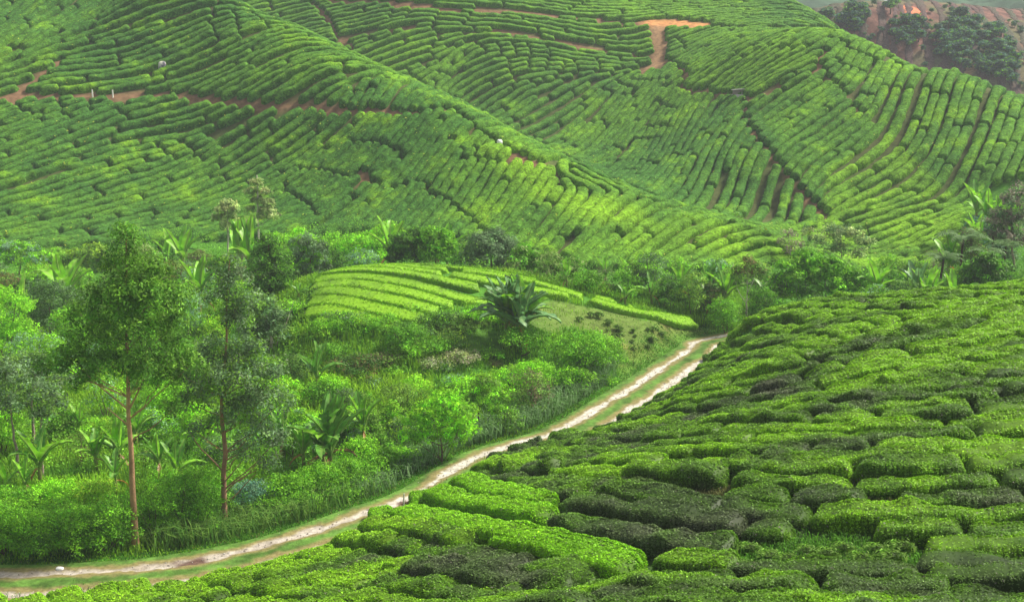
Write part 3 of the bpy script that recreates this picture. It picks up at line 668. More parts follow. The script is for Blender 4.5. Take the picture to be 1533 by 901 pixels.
def bend(a, b, sag=0.0, n=6, wob=.0):
    a, b = np.asarray(a, float), np.asarray(b, float); t = np.linspace(0, 1, n)[:, None]; P = a * (1 - t) + b * t
    P[:, 2] += (sag * 4 * t * (1 - t))[:, 0]
    if wob: P[1:-1] += rng.normal(0, wob, (n - 2, 3))
    return P
def foliage(lobes, size, colour, dens=1.0, droop=0.0, clump=.42, per=14, alt=None, altp=0.0, jit=1.0, aspect=2.1, hollow=.35, up=.45):
    """leaf cards in clumps filling the lobes (x,y,z,rx,ry,rz)"""
    Ps, Ns, Cs = [], [], []
    base = np.array(colour)
    for (x, y, z, rx, ry, rz) in lobes:
        ar = 4 * math.pi * ((rx * ry) ** 1.6 / 3 + (rx * rz) ** 1.6 / 3 + (ry * rz) ** 1.6 / 3) ** (1 / 1.6)
        nc = max(5, int(ar * dens / (clump * clump * 3.2)))
        d = rng.normal(0, 1, (nc, 3)); d /= np.linalg.norm(d, axis=1, keepdims=True); d[:, 2] = np.where(d[:, 2] < -.35, -d[:, 2] * .8, d[:, 2])
        rr = rng.uniform(hollow, 1.0, (nc, 1)) ** .6; c = np.array([x, y, z]) + d * rr * [rx, ry, rz]
        cc = np.tile(base, (nc, 1)) * rng.lognormal(0, .32, (nc, 1)) * (1 + rng.normal(0, .06, (nc, 3)))
        if alt is not None: k = rng.random(nc) < altp; cc[k] = np.array(alt) * rng.lognormal(0, .15, (k.sum(), 1))
        e = rng.normal(0, 1, (nc, per, 3)); e /= np.linalg.norm(e, axis=-1, keepdims=True); e *= rng.uniform(.2, 1, (nc, per, 1)) ** .5
        P = c[:, None] + e * clump * np.array([1, 1, .62]); P[..., 2] -= droop * rng.random((nc, per)) * clump * 1.6
        N = d[:, None] * .7 + e * .6
        Ps.append(P.reshape(-1, 3)); Ns.append(N.reshape(-1, 3)); Cs.append(np.repeat(cc, per, 0))
    P, N, Cc = np.vstack(Ps), np.vstack(Ns), np.vstack(Cs) * rng.lognormal(0, .22, (sum(map(len, Ps)), 1))
    Q, Fq = cards(P, N, size, up, jit, aspect)
    return Q, Fq, np.repeat(Cc, 4, 0)
def gpos(px, Y):
    d = ray(px, CY); x = (px - CX) / FPX * (Y * CP - gz((px - CX) / FPX * Y, Y) * SP)   # forward depth of the ground there
    for _ in range(3): x = (px - CX) / FPX * (Y * CP - gz(x, Y) * SP)
    return np.array([float(x), Y, float(gz(x, Y))])
def top_h(px, py, Y, base): return at(px, py, Y)[2] - base[2]
def mpp(Y): return Y * 1.03 / FPX                       # metres per photo pixel at that depth
def lsize(Y): return .062 * (Y / 55) ** .8
def shrub(px, Y, wpx, top, kind, label, group=None, cat='shrub', name='shrub', clump=None, dens=1.0, alt=None, altp=.15, flat=False, stems=4):
    if px > 700 and 98 < Y < 126: top -= 9
    b = gpos(px, Y); h = max(.5, top_h(px, top, Y, b)); w = wpx * mpp(Y)
    t = thing(name, label, cat, b, group); L = []
    n = 6 if w < 3 else 9
    for k in range(n):
        a = k * 2.4 + random.random(); r = w * .5 * math.sqrt((k + .3) / n) * .72
        s = w * random.uniform(.17, .27); zt = h * (1 - .45 * (r / (w * .5)) ** 2) - s * .75
        if flat: zt = h - s * .5
        L.append((r * math.cos(a), r * math.sin(a) * .8, max(zt, s * .5), s, s, s * (.75 if not flat else .4)))
        if not flat and zt > s * 1.6: L.append((r * 1.15 * math.cos(a), r * 1.15 * math.sin(a) * .8, zt * .48, s * .95, s * .95, max(.3, zt * .38)))
    cl = clump or (.30 if Y < 75 else .40)
    sz = lsize(Y) * (1.0 if kind not in ('twig', 'dry') else .7)
    Q, Fq, Cc = foliage(L, sz, LC[kind], dens * (.95 if kind not in ('twig', 'dry') else .6), .2, cl, 15 if Y < 90 else 13, alt=LC.get(alt) if isinstance(alt, str) else alt, altp=altp if alt is not None else 0, aspect=1.9 if kind not in ('twig', 'dry') else 5)
    Q[:, 2] = np.maximum(Q[:, 2], .02)
    link('foliage', mesh_np('shrub_foliage', Q, Fq, Cc, M_LEAF, False), t)
    st = []
    for k in range(stems):
        l = L[random.randrange(len(L))]; st.append(tube(bend((random.uniform(-.2, .2), random.uniform(-.2, .2), -.1), (l[0], l[1], max(.25, l[2])), 0, 5, .04), np.linspace(.055, .02, 5) * max(.6, w / 4), 5))
    v, f = join(st); link('stem', mesh_np('shrub_stem', v, f, np.tile([.13, .095, .06], (len(v), 1)), M_BARK), t)
    return t
def tree(px, Y, trunk_px, r0, lobes_px, kind, label, cat='tree', name='tree', group=None, bark=(.26, .15, .085), dens=1.0, droop=.5, clump=.42, per=13, alt=None, altp=.2, limbs=(), sz=1.0, r1=.2, hollow=.35, limbr=.3, aspect=2.6, zsq=.85):
    """trunk_px: points up the trunk in the photo; lobes_px: (px,py,rpx[,dy]) crown masses; limbs: polylines of bare boughs"""
    b = gpos(px, Y); t = thing(name, label, cat, b, group); s = mpp(Y)
    T = np.array([at(q[0], q[1], Y) - b for q in trunk_px]); T[0] = (T[0][0], 0, -.2)
    T = resample(T, max(.4, np.linalg.norm(T[-1] - T[0]) / 14)); T[2:] += rng.normal(0, .03, (len(T) - 2, 3))
    rad = r0 * (1 - (1 - r1) * np.linspace(0, 1, len(T)) ** .8); rad[0] *= 1.25
    parts = [tube(T, rad, 9)]; L = []
    for i, q in enumerate(lobes_px):
        dy = q[3] if len(q) > 3 else random.uniform(-.5, .5) * q[2] * 1.3
        c = at(q[0], q[1], Y + dy * s) - b; r = q[2] * s * 1.12
        L.append((c[0], c[1], c[2], r, r * 1.0, r * zsq))
        j = int(np.argmin(np.abs(T[:, 2] - (c[2] - max(.6, np.hypot(c[0], c[1]) * .75))))); j = min(max(j, 1), len(T) - 1)
        parts.append(tube(bend(T[j], c, -.1 * r, 6, .06), np.linspace(max(.02, rad[j] * limbr), .018, 6), 5))
    for lm in limbs:
        P = np.array([at(q[0], q[1], Y + (q[2] if len(q) > 2 else 0)) - b for q in lm]); P = resample(P, .5); parts.append(tube(P, np.linspace(r0 * .26, .02, len(P)), 6))
    v, f = join(parts); nz = vnoise(v + b, 1.4, 41); hz = np.clip(v[:, 2] / max(1, T[-1][2]), 0, 1)
    cb = np.array(bark) * (1 + .28 * nz[:, None]); link('trunk', mesh_np('tree_trunk', v, f, cb, M_BARK), t)
    Q, Fq, Cc = foliage(L, lsize(Y) * sz * 1.55, LC[kind], dens * 1.7, droop, clump * .9, int(per * 1.6), alt=LC[alt] if alt else None, altp=altp if alt else 0, aspect=min(aspect, 2.4), hollow=hollow)
    link('crown', mesh_np('tree_crown', Q, Fq, Cc, M_LEAF, False), t)
    return t
# ---- banana: pseudostem and separate paddle leaves
def paddle(L, W, arch, fold, tear, col, mid, seed):
    g = np.random.default_rng(seed); n, k = 15, 5; s = np.linspace(0, 1, n); ang = arch[0] + (arch[1] - arch[0]) * s ** 1.4
    dx = np.cumsum(np.r_[0, np.cos(ang[:-1])]) * L / n; dz = np.cumsum(np.r_[0, np.sin(ang[:-1])]) * L / n
    wid = W * np.where(s < .16, .05, np.sin(np.clip((s - .14) / .86, 0, 1) ** .75 * math.pi) ** .55)
    u = np.linspace(-1, 1, k); Vv = np.zeros((n, k, 3)); Vv[..., 0] = dx[:, None] - fold * np.abs(u)[None] * wid[:, None] * np.sin(ang)[:, None] * .5
    Vv[..., 1] = u[None] * wid[:, None] * .5; Vv[..., 2] = dz[:, None] + fold * np.abs(u)[None] * wid[:, None] * np.cos(ang)[:, None] * .5
    Vv[..., 0] += g.normal(0, .03, (n, k)) * np.abs(u) * L * .4; Vv[..., 2] += g.normal(0, .03, (n, k)) * np.abs(u) * L * .4
    i = np.arange(n * k).reshape(n, k); Ff = np.stack([i[:-1, :-1], i[:-1, 1:], i[1:, 1:], i[1:, :-1]], -1); keep = np.ones((n - 1, k - 1), bool)
    keep[:, 0] &= ~((g.random(n - 1) < tear)); keep[:, -1] &= ~((g.random(n - 1) < tear)); keep[:3] = True
    c = np.tile(np.array(col), (n, k, 1)) * (1 + .18 * g.normal(0, 1, (n, 1, 1))); c[:, k // 2] = np.array(mid)
    tv, tf = tube(np.stack([dx, dx * 0, dz - .015], 1), np.linspace(.032, .006, n), 4)
    return np.vstack([Vv.reshape(-1, 3), tv]), np.vstack([Ff[keep], tf + n * k]), np.vstack([c.reshape(-1, 3), np.tile(mid, (len(tv), 1))])
BCOL = {'bright': ((.22, .52, .022), (.30, .48, .09)), 'deep': (( .11, .31, .030), (.24, .42, .08)), 'blue': ((.13, .29, .10), (.26, .42, .16)), 'dead': ((.30, .17, .06), (.36, .24, .12)), 'orange': ((.46, .20, .04), (.45, .26, .08))}
PADDLES = {}
for cn, (c1, c2) in BCOL.items():
    for vi, (a0, a1, fd, W) in enumerate([(1.45, 1.15, .5, .50), (1.30, .55, .45, .55), (1.05, -.35, .35, .55), (.75, -.75, .3, .52)]):
        if cn in ('dead', 'orange'): a0, a1, W = (.3, -1.3, .3) if vi < 2 else (-.4, -1.5, .28)
        v, f, c = paddle(1.0, W * .46, (a0, a1), fd, .0 if cn == 'bright' else .18, c1, c2, vi + 17)
        PADDLES[cn, vi] = mesh_np('banana_leaf', v, f, c, M_BANANA)
def banana(px, Y, top, label, tone='bright', nleaf=8, group='banana plants in the valley', stem_frac=.38, spread=1.0, dead=1, name='banana_plant', cat='banana plant', lean=0, width=1.0, nst=1):
    b = gpos(px, Y); h = max(1.0, top_h(px, top - (14 if Y < 72 else 4), Y, b)); t = thing(name, label, cat, b, group, random.uniform(0, 6))
    hs_ = h * stem_frac
    for q in range(nst):
        ox, oy = (random.uniform(-.5, .5) * width, random.uniform(-.5, .5) * width) if nst > 1 else (0, 0)
        P = bend((ox, oy, -.15), (ox * 1.2 + lean * .3, oy * 1.2, hs_), 0, 6, .02)
        v, f = tube(P, np.linspace(.15, .08, 6) * (h / 4.5 + .3), 8); cs = np.array([.20, .24, .06]) * np.linspace(.55, 1.1, len(v))[:, None]
        link('stem', mesh_np('banana_stem', v, f, cs, M_BARK), t)
        nl = max(4, nleaf // nst)
        for k in range(nl):
            vi = 0 if k < nl * .3 else (1 if k < nl * .62 else (2 if k < nl * .86 else 3))
            tn = tone if random.random() < .8 else ('deep' if tone == 'bright' else 'bright')
            if dead and q == 0 and k >= nl - dead: tn = 'orange' if random.random() < .3 else 'dead'
            o = link('leaf', PADDLES[tn, vi], t); L = (h - hs_) * (1.25 if vi == 0 else random.uniform(1.0, 1.25)) * (.65 if tn in ('dead', 'orange') else 1)
            o.location = (ox * 1.2 + lean * .3, oy * 1.2, hs_ * random.uniform(.9, 1.0)); o.rotation_euler = (random.uniform(-.15, .15) * spread, random.uniform(-.12, .28) * spread, k * 2.4 + random.uniform(-.4, .4)); o.scale = (L, L * width * .9 + .1, L)
    return t
def frond_mesh(seed):
    g = np.random.default_rng(seed); n = 16; s = np.linspace(0, 1, n); ang = .75 - 1.45 * s ** 1.2; dx = np.cumsum(np.r_[0, np.cos(ang[:-1])]) / n; dz = np.cumsum(np.r_[0, np.sin(ang[:-1])]) / n
    Vs, Fs, o = [], [], 0
    tv, tf = tube(np.stack([dx, dx * 0, dz], 1), np.linspace(.012, .004, n), 4); Vs.append(tv); Fs.append(tf); o = len(tv)
    for i in range(2, n):
        w = .20 * math.sin(min(1, (s[i] - .05) / .95) ** .7 * math.pi) ** .7 + .02
        for sg in (-1, 1):
            p = np.array([dx[i], 0, dz[i]]); q = p + np.array([.04, sg * w, -.05 * g.uniform(.5, 1.6)]); d = np.array([.026, 0, 0])
            Vs.append(np.array([p - d, p + d, q + d * .4, q - d * .4])); Fs.append(np.arange(4)[None] + o); o += 4
    v = np.vstack(Vs); return v, np.vstack(Fs)
FRONDS = []
for sd_ in range(3):
    v, f = frond_mesh(sd_); FRONDS.append(mesh_np('fern_frond', v, f, np.tile([.13, .24, .07], (len(v), 1)) * (1 + .15 * rng.normal(0, 1, (len(v), 1))), M_LEAF, False))
def tree_fern(px, Y, top, wpx, label, n=13):
    b = gpos(px, Y); h = max(1.2, top_h(px, top, Y, b)); t = thing('tree_fern', label, 'tree fern', b, 'tree ferns at the right edge of the valley'); r = wpx * mpp(Y) / 2
    v, f = tube(bend((0, 0, -.2), (.1, 0, h - r * .12), 0, 7, .04), np.linspace(.16, .10, 7), 8); link('trunk', mesh_np('fern_trunk', v, f, np.tile([.075, .05, .032], (len(v), 1)), M_BARK), t)
    for k in range(n):
        o = link('frond', FRONDS[k % 3], t); o.location = (.1, 0, h - r * .14); o.scale = (r * 1.12,) * 3; o.rotation_euler = (0, random.uniform(-.12, .18), k * 2 * math.pi / n + random.uniform(-.15, .15))
    return t

# ------------------------------------------------------------------ trees of the valley
tree(200, 54.2, [(202, 810), (198, 720), (193, 640), (191, 560), (188, 470), (188, 390), (190, 345)], .20,
     [(190, 352, 25), (192, 380, 30), (170, 395, 20), (222, 395, 28), (205, 425, 40), (240, 400, 20), (150, 450, 34), (120, 470, 26), (180, 455, 42), (235, 450, 42), (270, 440, 26), (262, 480, 30), (200, 500, 50, -30), (196, 435, 36, -35), (205, 540, 30, -40), (140, 505, 38), (105, 535, 30), (78, 545, 24), (255, 525, 38), (285, 545, 26), (165, 545, 36), (215, 550, 34), (130, 565, 24), (245, 565, 26), (262, 610, 22)],
     'euca', 'tallest tree with a bare orange brown trunk and airy green crown beside the road', 'eucalyptus tree', 'eucalyptus_tree', 'pair of tall trees beside the road', (.36, .215, .125), .70, .8, .40, 15, 'eucalight', .33, r1=.12, limbs=[[(195, 610), (212, 575), (222, 545)], [(194, 615), (170, 595), (140, 570), (120, 550)], [(196, 640), (178, 625), (160, 610)]], aspect=3.2, hollow=.25, zsq=.95)
tree(335, 58.5, [(335, 778), (336, 720), (335, 660), (332, 610), (334, 560), (338, 500), (340, 440), (344, 390)], .185,
     [(345, 395, 24), (350, 420, 28), (330, 440, 24), (365, 445, 26), (345, 475, 30), (375, 520, 30), (330, 525, 36), (300, 540, 28), (395, 550, 34), (350, 565, 42), (310, 580, 36), (400, 590, 34), (285, 600, 26), (360, 615, 36), (425, 600, 22), (320, 630, 26), (390, 640, 30), (415, 660, 24), (370, 668, 24), (398, 690, 18), (290, 640, 16), (272, 560, 18)],
     'eucagrey', 'tall tree with reddish trunk, bare low boughs and a hazy grey green crown', 'eucalyptus tree', 'eucalyptus_tree', 'pair of tall trees beside the road', (.33, .19, .125), .75, .7, .42, 13, 'eucalight', .30, r1=.12, hollow=.2, aspect=3.2,
     limbs=[[(334, 706), (318, 688), (298, 668), (284, 645)], [(336, 690), (362, 676), (380, 664)], [(337, 738), (352, 722), (370, 710), (384, 704)], [(338, 752), (352, 742), (366, 726), (384, 708)], [(337, 720), (350, 705), (362, 690)]])
for (px, Y, tr, lob, lab) in [
    (27, 64, [(28, 715), (24, 670), (18, 630), (12, 590)], [(10, 560, 30), (35, 575, 30), (15, 610, 26), (-15, 580, 30)], 'pale trunked tree leaning left at the left edge of the thicket'),
    (62, 64.5, [(63, 715), (62, 660), (62, 610)], [(65, 590, 28), (85, 605, 24), (60, 620, 22)], 'slim straight pale trunk tree with grey green crown at left'),
    (50, 70, [(50, 660), (48, 610), (50, 570), (62, 545)], [(40, 545, 30), (70, 560, 26), (95, 570, 20), (50, 585, 26), (20, 555, 20)], 'pale tree forking into white boughs behind the left thicket')]:
    tree(px, Y, tr, .13, lob, 'eucagrey', lab, 'tree', 'tree', 'pale trunked trees at the left', (.34, .27, .22), .6, .5, .40, 13, 'olive', .35, hollow=.2, aspect=3)
tree(403, 98, [(405, 520), (404, 440), (402, 390), (402, 360)], .16, [(402, 362, 18), (395, 380, 20), (415, 385, 20), (385, 405, 20), (405, 410, 24), (425, 410, 18), (392, 430, 20), (418, 432, 20)], 'dark', 'dark drooping tree with a visible brown trunk in the middle of the thicket', bark=(.14, .085, .055), alt='dense', altp=.4, dens=.8, clump=.5)
tree(465, 110, [(465, 450), (465, 410), (464, 380)], .15, [(455, 365, 20), (475, 372, 18), (445, 385, 16), (465, 390, 20), (482, 392, 14), (472, 410, 16), (448, 410, 14)], 'eucagrey', 'rounded grey green tree at the left end of the tea mound', dens=.85, clump=.5, alt='mid', altp=.3)
tree(386, 133, [(386, 360), (386, 320), (386, 285), (384, 262)], .14, [(384, 272, 9), (378, 285, 10), (394, 285, 9), (386, 298, 10), (402, 302, 8), (400, 315, 12), (374, 312, 7), (408, 322, 9), (392, 322, 8)], 'pale', 'thin tall white stemmed tree with sparse yellowish crown before the tea hill', group='thin pale trees before the tea hill', bark=(.52, .47, .40), dens=.85, clump=.5, per=12, r1=.5, hollow=.1, zsq=.6, sz=1.2)
tree(341, 128, [(340, 372), (341, 340), (341, 318), (340, 300)], .13, [(340, 303, 10), (330, 312, 10), (352, 310, 9), (326, 325, 9), (345, 322, 10), (362, 330, 9), (335, 335, 8), (376, 330, 6)], 'pale', 'shorter thin pale tree with sparse yellowish crown before the tea hill', group='thin pale trees before the tea hill', bark=(.46, .42, .36), dens=.85, clump=.5, per=12, r1=.5, hollow=.1, zsq=.6, sz=1.2)
tree(411, 88, [(410, 560), (409, 525), (404, 500), (398, 470)], .22, [(395, 455, 22), (378, 470, 20), (412, 470, 20), (395, 490, 22), (372, 495, 16), (420, 495, 16), (380, 515, 16)], 'grey', 'old tree with forked white broken trunk and grey green crown', bark=(.48, .40, .34), dens=.7, clump=.45, limbs=[[(410, 530), (418, 505), (430, 480), (440, 450)], [(415, 505), (435, 503), (452, 501)]], alt='olive', altp=.3)
tree(1117, 103, [(1118, 485), (1118, 450), (1119, 425)], .15, [(1112, 405, 14), (1132, 402, 14), (1122, 392, 12), (1102, 412, 10), (1145, 408, 10)], 'olive', 'white trunked tree with a thin reddish tinged crown at the edge of the grove', bark=(.52, .46, .40), dens=.5, clump=.45, alt='rust', altp=.3, limbs=[[(1118, 455), (1105, 435), (1100, 415)], [(1119, 450), (1135, 435), (1150, 420)], [(1118, 440), (1128, 420), (1130, 405)]])
for px, Y, tp, lob, bk, lab in [
    (1180, 106, 395, [(1178, 400, 15), (1170, 420, 15), (1190, 415, 15), (1176, 440, 15)], .8, 'leafy tree at the left of the grove with thin pale stem'),
    (1208, 108, 380, [(1205, 385, 16), (1220, 392, 16), (1200, 405, 16), (1215, 420, 18), (1200, 440, 14)], .8, 'tallest glossy green tree in the middle of the grove'),
    (1238, 106, 388, [(1235, 395, 17), (1250, 400, 16), (1240, 418, 18), (1228, 436, 14), (1252, 436, 14)], .9, 'glossy tree with a forked white stem right of the grove centre'),
    (1268, 107, 400, [(1265, 408, 17), (1280, 418, 16), (1270, 432, 18), (1285, 445, 14), (1255, 448, 14)], .7, 'spreading green tree with red brown leaves low in the grove'),
    (1294, 110, 412, [(1292, 420, 14), (1300, 435, 14), (1288, 445, 14)], .6, 'small green tree at the right end of the grove')]:
    tree(px, Y, [(px, 480), (px - 2, 450), (px - 3, tp + 12)], .11, lob, 'mid', lab, group='slender trees of the grove', bark=(.38, .33, .27), dens=.85, clump=.5, alt='dense', altp=.5, droop=.2, limbs=[[(px - 1, 465), (px + 10, 445), (px + 14, 425)]], aspect=2)
tree(1262, 121, [(1262, 420), (1260, 380), (1258, 355)], .12, [(1245, 350, 18), (1270, 352, 20), (1225, 362, 14), (1292, 362, 16), (1255, 372, 18), (1285, 380, 14), (1210, 345, 10)], 'pale', 'wide sparse brownish green tree behind the grove', bark=(.30, .25, .19), dens=.5, clump=.5, per=10, hollow=.1, alt='grey', altp=.45)
tree(1185, 124, [(1185, 420), (1182, 370), (1180, 350)], .10, [(1180, 350, 12), (1170, 362, 10), (1192, 365, 12), (1182, 375, 10)], 'pale', 'thin pale nearly leafless tree left of the wide sparse one', bark=(.40, .35, .29), dens=.3, clump=.5, per=9, hollow=.1, alt='twig', altp=.5)
tree(1515, 118, [(1517, 425), (1515, 370), (1514, 310), (1512, 278)], .16, [(1512, 300, 18), (1530, 290, 20), (1498, 325, 20), (1522, 330, 24), (1505, 355, 22), (1535, 360, 22), (1490, 345, 14)], 'grey', 'tall dry brownish grey tree at the right edge', bark=(.30, .24, .20), dens=.5, clump=.5, hollow=.1, alt='twig', altp=.55)
tree(1480, 106, [(1480, 450), (1480, 420), (1478, 395)], .16, [(1480, 392, 18), (1462, 405, 18), (1498, 405, 18), (1480, 415, 22), (1455, 425, 14), (1505, 425, 14), (1480, 436, 16)], 'dense', 'dark rounded tree just above the crest of the near field at right', bark=(.2, .14, .1), dens=1.0, clump=.5, alt='dark', altp=.4, droop=.1, aspect=1.9)
tree(625, 113, [(625, 400), (624, 375), (622, 360)], .16, [(612, 362, 18), (595, 375, 16), (600, 358, 14), (625, 352, 16), (615, 380, 20), (590, 388, 12)], 'dark', 'dark green rounded tree standing on the far edge of the tea mound', bark=(.14, .1, .07), dens=1.1, clump=.5, alt='dense', altp=.35, droop=.5)
tree(652, 112, [(652, 402), (652, 375), (652, 360)], .15, [(645, 352, 16), (662, 356, 16), (670, 370, 14), (652, 370, 18), (640, 380, 14), (665, 385, 14)], 'dense', 'brighter green rounded tree touching the dark one on the mound edge', bark=(.16, .11, .07), dens=1.1, clump=.5, alt='mid', altp=.4)
tree(735, 112, [(735, 410), (735, 385), (733, 362)], .16, [(720, 362, 18), (742, 356, 18), (760, 368, 16), (735, 378, 20), (708, 378, 14), (715, 395, 14), (755, 392, 14)], 'grey', 'bushy grey green tree behind the middle of the mound', bark=(.2, .16, .12), dens=.95, clump=.5, alt='eucagrey', altp=.5)
tree(790, 110, [(790, 425), (790, 395), (788, 380)], .14, [(785, 378, 16), (802, 385, 14), (775, 392, 14), (792, 402, 16), (812, 402, 12)], 'dense', 'green tree with cream flowering tips right of the grey bushy one', bark=(.2, .15, .1), dens=1.0, clump=.5, alt='pale', altp=.25)
tree(660, 66.5, [(662, 700), (661, 670), (660, 640)], .09, [(640, 615, 24), (665, 600, 24), (690, 618, 24), (620, 635, 22), (655, 632, 28), (700, 640, 20), (640, 655, 20), (680, 655, 22), (612, 655, 14)], 'lime', 'feathery lime green small tree with many slender stems near the road', name='small_tree', bark=(.15, .11, .07), dens=.62, clump=.36, alt='mid', altp=.35, droop=.3, limbs=[[(660, 690), (645, 660), (635, 630)], [(664, 690), (680, 660), (690, 630)], [(658, 688), (655, 650), (650, 620)]], aspect=3, limbr=.6)
tree(718, 72, [(717, 665), (717, 630), (716, 600)], .10, [(705, 575, 18), (728, 568, 18), (700, 595, 18), (740, 590, 18), (718, 592, 18), (745, 612, 14)], 'mid', 'small tree with one dark stem and layered leaf tiers', name='small_tree', bark=(.09, .065, .045), dens=.6, clump=.36, alt='olive', altp=.3, zsq=.55, aspect=2.6)
tree(30, 126, [(30, 430), (30, 395), (28, 375)], .16, [(10, 368, 20), (35, 372, 20), (55, 385, 14), (-15, 375, 20), (25, 388, 18)], 'mid', 'flat topped feathery tree at the far left below the tea', bark=(.2, .15, .1), dens=.8, clump=.5, alt='silver', altp=.25, zsq=.5)
tree(135, 122, [(135, 430), (133, 400), (130, 385)], .14, [(115, 382, 18), (140, 376, 20), (160, 385, 16), (130, 396, 20), (100, 395, 14), (155, 400, 14)], 'olive', 'spreading yellowish green tree behind the crown of the tallest tree', bark=(.2, .15, .1), dens=.8, clump=.5, alt='yel', altp=.35, zsq=.6)

# ------------------------------------------------------------------ shrubs, front to back
G1 = 'shrubs of the roadside thicket'; LG1 = 'dense leafy shrub of the thicket left of the tallest trunk'; LG2 = 'leafy shrub of the thicket between the two tall trunks'; LG3 = 'leafy shrub of the thicket right of the reddish trunk'
for a in [(-40, 53.5, 110, 740), (8, 53.2, 105, 748), (62, 53, 105, 762), (112, 53.2, 105, 752), (160, 53.6, 90, 745), (-20, 57, 120, 722), (38, 57, 115, 730), (185, 55.6, 70, 735), (90, 55, 80, 742)]: shrub(*a, 'dense', LG1, G1, alt='mid', altp=.3, dens=1.15)
shrub(90, 57.5, 110, 712, 'mid', 'lighter green shrub at the top of the thicket left of the tallest trunk', G1, alt='lime', altp=.4)
shrub(148, 57.5, 90, 712, 'yel', 'olive yellow shrub at the top of the thicket left of the tallest trunk', G1, alt='mid', altp=.4)
for a in [(232, 55.5, 80, 735), (272, 57, 90, 705), (306, 58.4, 80, 692), (250, 59.5, 80, 700), (300, 56.3, 60, 745)]: shrub(*a, 'dense', LG2, G1, alt='mid', altp=.4, dens=1.1)
shrub(378, 60.5, 80, 716, 'blue', 'bluish shrub with pale leaves right beside the reddish trunk', G1, alt='silver', altp=.3)
for a in [(430, 60.5, 90, 706), (478, 62, 95, 690), (526, 63.6, 90, 684), (452, 59.6, 70, 732), (505, 61.6, 75, 724), (405, 59.0, 60, 742), (566, 65.5, 90, 668)]: shrub(*a, 'dense', LG3, G1, alt='mid', altp=.5, dens=1.1)
shrub(600, 67.5, 80, 668, 'mid', 'light green shrub in front of the feathery lime tree', G1, alt='lime', altp=.4)
shrub(540, 66.5, 70, 650, 'lime', 'small lime shrub behind the roadside thicket beside the banana clump', G1, alt='mid', altp=.4)
shrub(793, 76, 75, 548, 'olive', 'olive wispy shrub between the layered tree and the bright bush', alt='dry', altp=.3, dens=.7)
shrub(800, 80, 80, 535, 'lime', 'bright lime bush in front of the big round bush', alt='mid', altp=.35)
shrub(850, 80.5, 90, 545, 'mid', 'mid green bush low in front of the big round bush', alt='dense', altp=.4)
shrub(878, 83.5, 118, 490, 'dense', 'biggest round green bush left of the dirt road', alt='mid', altp=.45, dens=1.1)
shrub(782, 85, 95, 482, 'dense', 'dark green bush under the giant banana clump', alt='mid', altp=.3, dens=1.1)
shrub(735, 84, 50, 520, 'dense', 'narrow bush beside the dead leaf skirt of the giant banana clump', alt='mid', altp=.3)
shrub(742, 83, 36, 542, 'dry', 'heap of dead grey branches below the giant banana clump', cat='dead branches', name='brush_heap')
shrub(530, 81, 100, 528, 'dark', 'dark olive bush with reddish dry patches right of the banana plant', alt='rust', altp=.22, dens=1.1)
shrub(575, 82.5, 70, 540, 'olive', 'brownish olive bush at the right of the dark olive bush', alt='dry', altp=.35)
shrub(560, 87, 90, 505, 'mid', 'round leafed green bush just below the tea mound', alt='dense', altp=.5)
shrub(606, 86, 62, 488, 'dark', 'very dark bush at the lower corner of the tea mound', alt='dense', altp=.25, dens=1.1)
shrub(510, 88, 70, 500, 'mid', 'soft green bush at the left below the tea mound', alt='grey', altp=.4)
shrub(440, 80, 60, 525, 'dark', 'dark bush left of the banana plant with the hanging orange leaf', alt='olive', altp=.3)
shrub(648, 82, 60, 545, 'pale', 'low shrub dotted with whitish flowers in the meadow', alt=(.42, .42, .30), altp=.3)
shrub(690, 83, 70, 522, 'pale', 'pinkish white flowering shrub beside the young tea', alt=(.42, .36, .28), altp=.3)
shrub(15, 90, 95, 425, 'mid', 'bright rounded bush at the left edge', alt='lime', altp=.5, dens=1.1)
shrub(78, 98, 110, 415, 'dark', 'dull dark bush right of the bright rounded bush at left', alt='grey', altp=.45)
shrub(60, 82, 120, 490, 'mid', 'light green scrub below the dull dark bush at left', alt='silver', altp=.3)
shrub(10, 76, 90, 530, 'olive', 'olive scrub behind the pale trunks at the left edge', alt='grey', altp=.4)
shrub(120, 66.5, 55, 645, 'dry', 'brown heap of dead vines and stems among the banana plants', cat='dead vines', name='brush_heap', alt='dark', altp=.3, dens=1.4)
shrub(215, 66.5, 50, 672, 'dry', 'small brown dead thicket right of the tallest trunk', cat='dead vines', name='brush_heap', alt='dark', altp=.3)
GB = 'bushes of the valley floor behind the tall trees'
